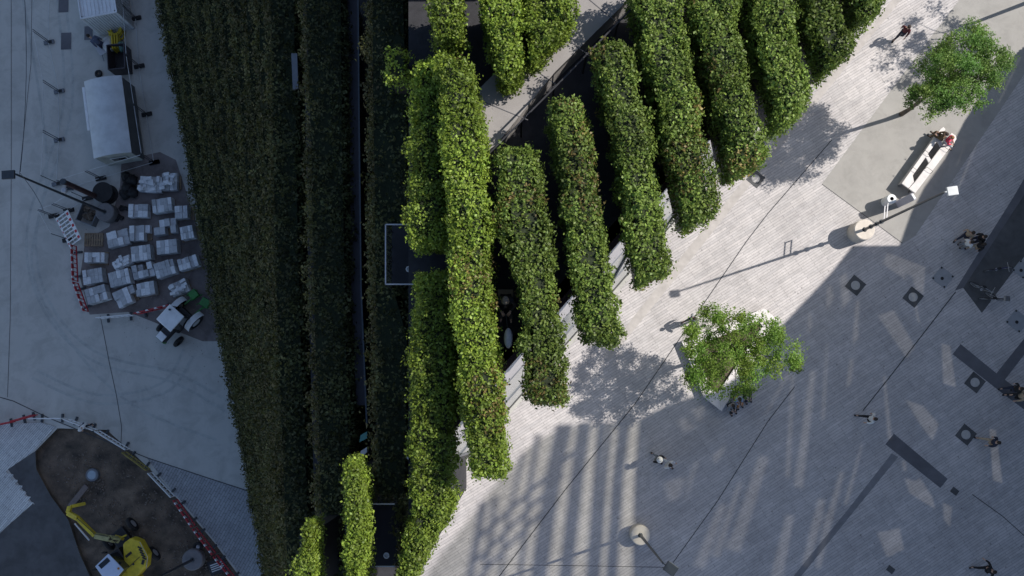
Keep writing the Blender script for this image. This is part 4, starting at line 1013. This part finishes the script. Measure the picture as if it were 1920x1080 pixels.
for x in (-.25, .25): MB().bar((x, -.8, .55), (x*.3, .6, .25), .035, .035).obj('handle', m_grey, e)
def tyre(px, py, z, label, r=.27, rz=0, tilt=0, hub=m_frame, name='tyre'):
    o = empty(name, P(px, py, z), rz, label, 'tyre')
    o.rotation_euler = (tilt, 0, rz)
    MB().torus((0, 0, .09), r, .09, 24, 8).obj('rubber', m_black, o, smooth=True); MB().lathe([(0, .1), (r*.45, .12), (r*.7, .08), (r*.7, .02)], n=18).obj('rim', hub, o); return o
tyre(186, 139, 0, 'small wheel lying flat on the road above the trailer', .15, hub=m_bark)

# dark drum, heap, tall brown post, crate of rubble
e = empty('cable_drum', P(203, 365, 0), 0, 'black round cable drum beside the paver stacks', 'drum')
MB().lathe([(0, .8), (.6, .8), (.6, .72), (.35, .70), (.35, .10), (.6, .08), (.6, 0), (0, 0)], n=26).obj('reel', m_black, e)
MB().torus((0, 0, .4), .42, .07, 24, 8).torus((0, 0, .55), .42, .07, 24, 8).torus((0, 0, .25), .42, .07, 24, 8).obj('cable', m_steel, e, smooth=True)
e = empty('site_post', P(188, 372, 0), 0, 'leaning looking tall brown post with a round mirror beside the cable drum', 'post')
MB().tube((0, 0, 0), (0, 0, 4.6), .16, .14, 12).obj('column', M('brown_post', (.06, .03, .03), .7, .3, 4, .3, 30), e)
MB().lathe([(0, .12), (.17, .1), (.18, 0), (0, 0)], (0, 0, 4.6), 14).obj('cap', m_lamp, e)
MB().box((-.35, -.15, 3.2), (.5, .06, .06)).obj('arm', m_lamp, e)
MB().lathe([(0, .10), (.13, .10), (.18, .02), (.18, -.06), (0, -.06)], (-.62, -.18, 3.2), 14).obj('lantern', m_frame, e)
e = empty('rubble_crate', P(172, 404, 0), R(-20), 'open mesh crate with dark rubble left of the grey lamp plinth', 'crate')
for sx in (-.5, .5): MB().box((sx, 0, .3), (.04, 1.1, .6)).obj('side', m_grey, e)
for sy in (-.55, .55): MB().box((0, sy, .3), (1.04, .04, .6)).obj('end', m_grey, e)
for k in range(9): MB().blob((random.uniform(-.33, .33), random.uniform(-.38, .38), random.uniform(.2, .45)), (.18, .16, .13), 7, 5, .4).obj('rubble', m_dirt, e)
e = empty('black_bags', P(247, 350, 0), 0, 'heap of black bags left of the white sack stack', 'bags')
for x, y, z in ((-.2, .5, .3), (.15, .3, .35), (-.1, -.1, .4), (.2, -.4, .3), (-.25, -.5, .28)): MB().blob((x, y, z), (.32, .33, .32), 10, 8, .25).obj('bag', m_black, e, smooth=True)
e = empty('grit_heap', P(228, 400, 0), 0, 'dark debris and ropes right of the grey lamp plinth', 'debris')
for k in range(8): MB().blob((random.uniform(-.3, .3), random.uniform(-.5, .5), .12), (.16, .14, .12), 7, 5, .4).obj('lump', m_black, e)

# pallets with pavers
WP = [bpy.data.meshes.new('x')]
def slatmesh(w_, d_): return MB().box((0, 0, 0), (w_, d_, .022)).mesh('slat')
sl_m = slatmesh(.095, .8); sl_m.materials.append(m_wood)
bl_m = MB().box((0, 0, 0), (1.1, .09, .09)).mesh('block'); bl_m.materials.append(m_wood)
def pallet_parts(e):
    for y in (-.34, 0, .34):
        o = bpy.data.objects.new('runner', bl_m); COL.objects.link(o); o.parent = e; o.location = (0, y, .05)
    for i in range(8):
        o = bpy.data.objects.new('slat', sl_m); COL.objects.link(o); o.parent = e; o.location = (-.5+i*1.0/7, 0, .108)
def paver_stack(px, py, w_, d_, rot, label, kind='full', h=.78, seed=0):
    rnd = random.Random(seed); c = P(px, py, h)
    e = empty('paver_stack', (c.x, c.y, 0), -R(rot), label, 'paver stack', 'pallets of grey paving stones')
    pallet_parts(e)
    cols = 5 if kind == 'full' else 4; rws = 2
    sx = w_/cols; sy = d_/rws
    for i in range(cols):
        for j in range(rws):
            if kind == 'gap' and rnd.random() < .08: continue
            hh = h-.12-(0 if kind == 'full' and rnd.random() < .9 else .1) - (rnd.choice([0, 0, 0, .1, .2]) if kind == 'gap' else 0)
            nl = int(hh/.11); x = -w_/2+sx*(i+.5); y = -d_/2+sy*(j+.5)
            mb = MB()
            for k in range(nl):
                z0 = .12+hh*k/nl; mb.box((x+rnd.uniform(-.006, .006), y+rnd.uniform(-.008, .008), z0+hh/nl/2), (sx-.010, sy-.009, hh/nl-.006), rnd.uniform(-.012, .012))
            mb.obj('paver', m_pav if rnd.random() < .6 else m_pav2, e)
    if kind == 'mess':
        for k in range(12):
            mb = MB().box((0, 0, 0), (.34, .17, .09)); o = mb.obj('loose_paver', m_pav2, e)
            o.location = (rnd.uniform(-.42, .42)*w_, rnd.uniform(-.4, .4)*d_, h+.02+k*.018); o.rotation_euler = (rnd.uniform(-.1, .1), rnd.uniform(-.1, .1), rnd.choice([0, 1.57])+rnd.uniform(-.25, .25))
    return e
st = [(845, 165, 130, 90, 3, 'mess', 'messy white stack of loose pavers directly below the trailer corner'),
      (950, 150, 85, 100, -3, 'mess', 'messy white stack of loose pavers touching the hedge at the top of the yard'),
      (772, 312, 110, 75, 0, 'gap', 'paver stack right of the grey lamp plinth, with a hollow in its top'),
      (910, 283, 110, 78, -8, 'full', 'paver stack in the upper row, second from the hedge'),
      (1018, 322, 72, 72, -5, 'full', 'small paver stack against the hedge, upper one'),
      (655, 467, 120, 90, -15, 'gap', 'paver stack right beside the empty wooden pallet'),
      (778, 437, 108, 88, -4, 'gap', 'paver stack below the hollow topped one, right of the pallet neighbour'),
      (922, 402, 125, 85, -8, 'gap', 'wide paver stack in the second row with a raised right column'),
      (1050, 437, 72, 72, -12, 'full', 'small paver stack against the hedge, lower one'),
      (792, 552, 110, 84, -8, 'full', 'smooth topped paver stack in the centre of the yard'),
      (938, 517, 115, 78, -6, 'full', 'paver stack in the third row nearest the hedge side'),
      (528, 577, 110, 56, -1, 'full', 'low narrow paver stack just below the empty wooden pallet'),
      (685, 607, 105, 58, -27, 'mess', 'low pile of tipped pavers between two smooth stacks'),
      (520, 683, 110, 82, -10, 'full', 'paver stack next to the upper red barrier'),
      (670, 693, 115, 85, -15, 'full', 'paver stack in the left middle, between red barrier and open topped stack'),
      (797, 650, 115, 80, -15, 'gap', 'paver stack with an open notch below the smooth centre stack'),
      (925, 640, 110, 86, -18, 'full', 'turned paver stack with long joints, right of the notched stack'),
      (1055, 607, 110, 66, -18, 'full', 'paver stack at the hedge corner in the right of the yard'),
      (540, 785, 115, 86, -17, 'full', 'paver stack in the lower left corner by the red barrier'),
      (697, 795, 120, 92, -25, 'gap', 'broken topped paver stack in the lowest row'),
      (812, 752, 105, 74, -10, 'gap', 'paver stack above the red and white fence, middle of the lowest row'),
      (1005, 748, 100, 76, -22, 'mess', 'stack of jumbled pavers above the tractor')]
for i, (x, y, w_, d_, r_, kd, lb) in enumerate(st):
    paver_stack(x/3, 290+y/3, w_/3/32, d_/3/32, r_, lb, kd, .78 if kd != 'mess' else .62, i)
e = empty('wooden_pallet', P(177, 450, 0), R(0), 'empty wooden pallet below the leaning white barrier', 'pallet'); pallet_parts(e)

# barriers
def barrier(a, b, label, col, col2, h=1.0, group='red plastic road barriers', lying=False, blocks=True):
    A, B = P(*a, 0), P(*b, 0); L = (B-A).length-.04; c = (A+B)/2; rz = math.atan2((B-A).y, (B-A).x)
    e = empty('road_barrier', c, rz, label, 'barrier', group)
    MB().box((0, 0, h-.13), (L, .05, .26)).obj('top_board', col, e, bevel=.01)
    MB().box((0, 0, .28), (L, .05, .10)).obj('bottom_rail', col, e, bevel=.01)
    n = max(3, int(L/.26))
    for i in range(n+1):
        MB().box((-L/2+.03+(L-.06)*i/n, 0, .53), (.035, .045, .42)).obj('upright', col, e)
    if blocks:
        k = max(3, int(L/.42))
        for i in range(k):
            for s_ in (-1, 1): MB().box((-L/2+L*(i+.5)/k, s_*.028, h-.13), (L/k*.34, .012, .16)).obj('reflector', col2, e)
            MB().box((-L/2+L*(i+.5)/k, 0, h+.004), (L/k*.28, .054, .02)).obj('reflector', col2, e)
    for x in (-L/2+.35, L/2-.35): MB().box((x, 0, .06), (.13, .50, .10)).obj('foot', m_lamp, e, bevel=.02)
    return e
RB = 'red plastic road barriers'
barrier((147, 462), (150, 530), 'red road barrier upright left of the paver yard, upper one', m_red, m_wplas)
barrier((150, 531), (170, 586), 'red road barrier upright left of the paver yard, lower one', m_red, m_wplas)
barrier((262, 590), (328, 574), 'red barrier with white blocks between paver yard and tractor', m_red, m_wplas)
WB = 'white plastic road barriers'
barrier((192, 598), (258, 592), 'plain white barrier standing left of the tractor', m_wplas, m_wplas, group=WB, blocks=False)
barrier((-20, 802), (34, 790), 'plain red barrier leaving the left edge of the picture', m_red, m_red, group=RB, blocks=False)
barrier((35, 789), (76, 777), 'plain red barrier meeting the white ones at the corner of the pit', m_red, m_red, group=RB, blocks=False)
barrier((68, 784), (130, 784), 'white barrier at the top left corner of the soil pit', m_wplas, m_wplas, group=WB, blocks=False)
barrier((132, 785), (188, 806), 'white barrier under the hooded person', m_wplas, m_wplas, group=WB, blocks=False)
barrier((190, 807), (248, 842), 'white barrier between hooded person and yellow barrier', m_wplas, m_wplas, group=WB, blocks=False)
barrier((240, 846), (286, 880), 'dirty yellow barrier on the pit edge', M('dirty_yellow', (.26, .21, .05), .7, .3, 4), m_wplas, blocks=False, group=None)
barrier((288, 884), (332, 930), 'white barrier between yellow barrier and the red row', m_wplas, m_wplas, group=WB, blocks=False)
barrier((335, 934), (370, 985), 'red barrier with white blocks on the pit edge, uppermost of the row', m_red, m_wplas)
barrier((371, 987), (408, 1036), 'red barrier with white blocks on the pit edge, middle of the row', m_red, m_wplas)
barrier((409, 1038), (450, 1088), 'red barrier with white blocks at the bottom edge, lowest of the row', m_red, m_wplas)
# leaning white barrier with dark slots and red blocks
q0 = P(126, 428, .5); e = empty('leaning_barrier', (q0.x, q0.y, .05), R(-62), 'white barrier with red blocks lying tilted at the corner of the paver yard', 'barrier')
tl_ = Matrix.Rotation(R(22), 3, 'X')
def tb(c, d, nm, mt): MB().box(tl_ @ Vector(c)+Vector((0, 0, .28)), d, M=tl_).obj(nm, mt, e)
L_ = 1.95
tb((0, .42, 0), (L_, .26, .05), 'top_board', m_wplas); tb((0, -.45, 0), (L_, .12, .05), 'bottom_rail', m_wplas); tb((0, -.02, 0), (L_, .03, .05), 'middle_rail', m_wplas)
for i in range(9): tb((-L_/2+.05+(L_-.1)*i/8, -.05, 0), (.07, .68, .046), 'upright', m_wplas)
for i in range(5): tb((-L_/2+.2+(L_-.4)*i/4, .42, .028), (.16, .17, .012), 'reflector', m_red); tb((-L_/2+.2+(L_-.4)*i/4, -.45, .028), (.12, .06, .012), 'reflector', m_red)

# tractor
e = empty('tractor', P(344, 604, 0), 0, 'small green municipal tractor with a white cab roof by the hedge', 'tractor')
fx = vd(-62, 72); e.rotation_euler = (0, 0, fx)   # +y is forward
MB().box((0, -.1, 2.30), (1.12, 1.15, .10)).obj('cab_roof', m_white, e, bevel=.06)
MB().tube((.3, -.45, 2.35), (.3, -.45, 2.5), .06, n=10).obj('beacon', m_glassd, e)
for x in (-.5, .5):
    for y in (-.6, .38): MB().bar((x, y, .9), (x*.95, y*.95, 2.28), .06, .06).obj('cab_pillar', m_black, e)
MB().box((0, -.1, 1.55), (.92, .92, 1.2)).obj('cab_glazing', m_glassd, e, bevel=.04)
MB().box((0, -.1, .75), (.9, 1.3, .5)).obj('chassis', m_steel, e, bevel=.05)
MB().box((0, .95, 1.0), (.62, 1.0, .55)).obj('bonnet', m_steel, e, bevel=.1)
MB().box((0, 1.42, .9), (.64, .12, .4)).obj('grille', m_green, e, bevel=.03)
MB().box((0, 1.2, 1.30), (.5, .42, .06)).obj('bonnet_panel', m_white, e, bevel=.02)
Mx = Matrix.Rotation(math.pi/2, 3, 'Y')
for x in (-.68, .68):
    MB().torus((x, -.55, .55), .42, .15, 26, 8, Mx).obj('rear_wheel', m_black, e, smooth=True); MB().tube((x-.1, -.55, .55), (x+.1, -.55, .55), .28, n=16).obj('rim', m_white, e)
    MB().torus((x, .95, .38), .27, .11, 22, 8, Mx).obj('front_wheel', m_black, e, smooth=True)
    mb = MB(); vs = []; n = 10
    for i in range(n+1):
        a = R(10)+R(150)*i/n
        for xx in (x-.17, x+.17): vs.append((xx, -.55-math.cos(a)*.66, .55+math.sin(a)*.66)); 
    mb.add(vs+[(v_[0], v_[1], v_[2]-.035) for v_ in vs], [(2*i, 2*i+1, 2*i+3, 2*i+2) for i in range(n)]+[(22+2*i+2, 22+2*i+3, 22+2*i+1, 22+2*i) for i in range(n)]); mb.obj('fender', m_white, e)
for x in (-.42, .42): MB().bar((x, -.9, .7), (x, -1.7, .35), .08, .12).obj('lift_arm', m_green, e)
MB().box((-.35, -1.75, .45), (.55, .5, .3), R(12)).obj('implement', m_green, e, bevel=.04); MB().box((.5, -1.65, .45), (.5, .5, .3), R(-10)).obj('implement', m_green, e, bevel=.04)
for k in range(4): MB().bar((-.6+.4*k, -1.95, .2), (-.5+.4*k, -1.35, .7), .05, .05).obj('rod', m_green, e)

# excavator
e = empty('excavator', P(252, 1026, -.28), 0, 'yellow wheeled excavator with pale cab roof at the bottom left, arm over the pit', 'excavator')
wa = math.atan2(*[(P(293, 1033, 0)-P(253, 980, 0))[i] for i in (1, 0)])
cx = e.location
U = Matrix.Rotation(wa, 3, 'Z')
def U2(x, y, z): return tuple(U @ Vector((x, y, z)))
Mw = U @ Matrix.Rotation(math.pi/2, 3, 'X')
for x in (-1.05, 1.05):
    for y in (-.85, .85):
        MB().torus(U2(x, y, .42), .34, .13, 24, 8, Mw).obj('wheel', m_black, e, smooth=True); MB().tube(U2(x, y-.1, .42), U2(x, y+.1, .42), .22, n=16).obj('rim', m_frame, e)
MB().box(U2(0, 0, .62), (2.6, .9, .35), M=U).obj('undercarriage', m_steel, e, bevel=.05)
# upper body, seen from photo outline
def L3(px, py, z): q = P(px, py, z+e.location.z); return Vector((q.x-cx.x, q.y-cx.y, z))
eng = [(229, 1020), (245, 1008), (262, 1015), (276, 1040), (274, 1062), (258, 1080), (240, 1092), (232, 1062)]
MB().prism([L3(x, y, 1.75).to_2d() for x, y in eng], .95, 1.75).obj('engine_cover', m_yel, e, bevel=.12)
for k in range(5):
    a = L3(262+2.2*k, 1027+5*k, 1.77); MB().box(a, (.26, .08, .03), R(-25)).obj('vent_slot', m_steel, e)
MB().box(L3(241, 1040, 1.77), (.40, .14, .03), R(40)).obj('hatch', m_steel, e); MB().box(L3(268, 1054, 1.77), (.14, .26, .03), R(-15)).obj('hatch', m_steel, e)
MB().bar(L3(262, 1044, 1.765), L3(240, 1065, 1.765), .03, .02).obj('cover_joint', m_steel, e)
cab = [(178, 1060), (202, 1042), (226, 1064), (252, 1110), (215, 1125)]
cabp = [L3(x, y, 2.75).to_2d() for x, y in [(178, 1062), (203, 1038), (232, 1068), (205, 1100)]]
MB().prism(cabp, 2.68, 2.76).obj('cab_roof', M('cab_blue_white', (.48, .56, .70), .4, .06, 2), e, bevel=.04)
cc_ = sum(cabp, Vector((0, 0)))/4
MB().prism([cc_+(p-cc_)*.9 for p in cabp], 1.0, 2.66).obj('cab_glazing', m_glassd, e)
MB().prism([L3(x, y, 2.78).to_2d() for x, y in [(184, 1060), (201, 1045), (207, 1052), (190, 1067)]], 2.765, 2.79).obj('roof_window', m_glassd, e, bevel=.02)
MB().prism([L3(x, y, 1.6).to_2d() for x, y in [(203, 1040), (222, 1027), (240, 1060), (222, 1072)]], 1.0, 1.6).obj('platform', m_steel, e, bevel=.04)
MB().prism([L3(x, y, 1.7).to_2d() for x, y in [(210, 1085), (228, 1066), (262, 1082), (240, 1120)]], 1.0, 1.7).obj('front_cover', m_yel, e, bevel=.08)
# boom goes to the upper left
b0, b1, b2, b3 = L3(228, 1022, 1.3), L3(206, 1010, 2.0), L3(178, 1004, 2.2), L3(146, 972, 2.3)
def beamy(nm, a, b, w_, h_, mt): MB().bar(a, b, w_, h_).obj(nm, mt, e, bevel=.03)
beamy('boom_foot', L3(232, 1010, 1.1), L3(216, 1006, 1.4), .16, .25, m_yel); beamy('boom_link', L3(238, 1003, 1.2), L3(218, 1012, 1.3), .1, .16, m_yel)
beamy('boom', L3(222, 1012, 1.5), b1, .30, .34, M('worn_yellow', (.35, .34, .16), .6, .3, 4, .3, 30)); beamy('boom', b1, b2, .28, .36, M('worn_yellow', (.35, .34, .16)))
beamy('stick', b2, b3, .22, .28, m_yel); beamy('stick_cylinder', b2+Vector((-.25, -.25, .1)), b3+Vector((-.12, -.25, .1)), .09, .09, m_frame)
beamy('boom_cylinder', L3(212, 1018, 1.2), L3(176, 1008, 2.0), .12, .12, m_steel)
beamy('stick_head', b3, L3(128, 962, 2.0), .26, .25, m_yel); beamy('stick_head', L3(128, 962, 2.0), L3(131, 950, 1.8), .24, .22, m_yel); beamy('bucket_link', L3(132, 950, 1.8), L3(160, 944, 1.3), .18, .16, m_yel)
beamy('hose', b1+Vector((0, .15, .22)), b2+Vector((0, .12, .22)), .04, .04, m_black); beamy('hose', b2+Vector((.05, .12, .2)), b3+Vector((.05, .05, .2)), .04, .04, m_black)
for k in range(3): beamy('hydraulic_line', L3(222-2*k, 1014+2*k, 1.75), b1+Vector((.05*k, .04*k, .22)), .03, .03, m_black)
beamy('hand_rail', L3(262, 1016, 2.0), L3(277, 1045, 2.0), .03, .03, m_frame); beamy('hand_rail', L3(277, 1045, 2.0), L3(274, 1066, 2.0), .03, .03, m_frame)
MB().tube(L3(250, 1058, 1.75), L3(250, 1058, 2.05), .06, n=10).obj('exhaust', m_steel, e); MB().tube(L3(222, 1066, 2.76), L3(222, 1066, 2.86), .06, n=10).obj('beacon', M('amber', (.5, .22, .02)), e)
for q in ((196, 1036), (178, 1068)): MB().box(L3(q[0], q[1], 2.2), (.22, .06, .3)).obj('mirror', m_black, e)
beamy('wiper', L3(186, 1078, 2.5), L3(198, 1090, 2.5), .02, .02, m_black)
# grab handle plank in pit, pit manhole
MB().box((0, 0, 0), (.30, 1.5, .12), R(0)).obj('wooden_beam', M('beam_wood', (.16, .13, .12), .8, .2, 4, .2, 30), None)
o = bpy.data.objects['wooden_beam']; o.location = P(148, 930, -.12); o.rotation_euler = (0, 0, -R(38)); tag(o, 'short grey beam lying in the pit at the tip of the excavator arm', 'beam')
e = empty('pit_shaft', P(175, 890, -.32), 0, 'round pale shaft cover inside the soil pit', 'shaft cover')
MB().lathe([(0, .2), (.36, .2), (.38, .16), (.40, -.1)], n=24).obj('ring', m_grey, e); MB().lathe([(0, .225), (.24, .225), (.26, .2)], n=20).obj('lid', M('blue_grey_lid', (.30, .37, .43), .6, .1, 4), e)
tyre(372, 1035-10, .0, 'black tyre leaning against the grey lamp plinth by the excavator', .2)
# slat stack lower left of the red barriers
e = empty('timber_bundle', P(408, 1062, 0), R(20), 'bundle of pale slats lying beside the lowest red barrier', 'timber')
for k in range(4): MB().box((0, -.18+.12*k, .05), (.75, .06, .06)).obj('slat', m_offw, e)
MB().box((0, 0, .012), (1.0, .8, .02)).obj('base_sheet', m_steel, e)
# suspended cables
def cable(a, b, za, zb, label, sag=.4):
    A, B = P(*a, za), P(*b, zb); mb = MB(); pr_ = A
    for i in range(1, 9):
        t = i/8; q = A.lerp(B, t); q.z -= sag*4*t*(1-t); mb.tube(pr_, q, .014, n=4, cap=False); pr_ = q
    tag(mb.obj('cable', m_lamp), label, 'cable', 'cables hung from the left street lamp')
cable((38, 322), (44, -40), 11.8, 11.0, 'cable running from the left street lamp to the top edge')
cable((38, 325), (84, 404), 11.8, 2.0, 'cable running from the left street lamp down to the fence')
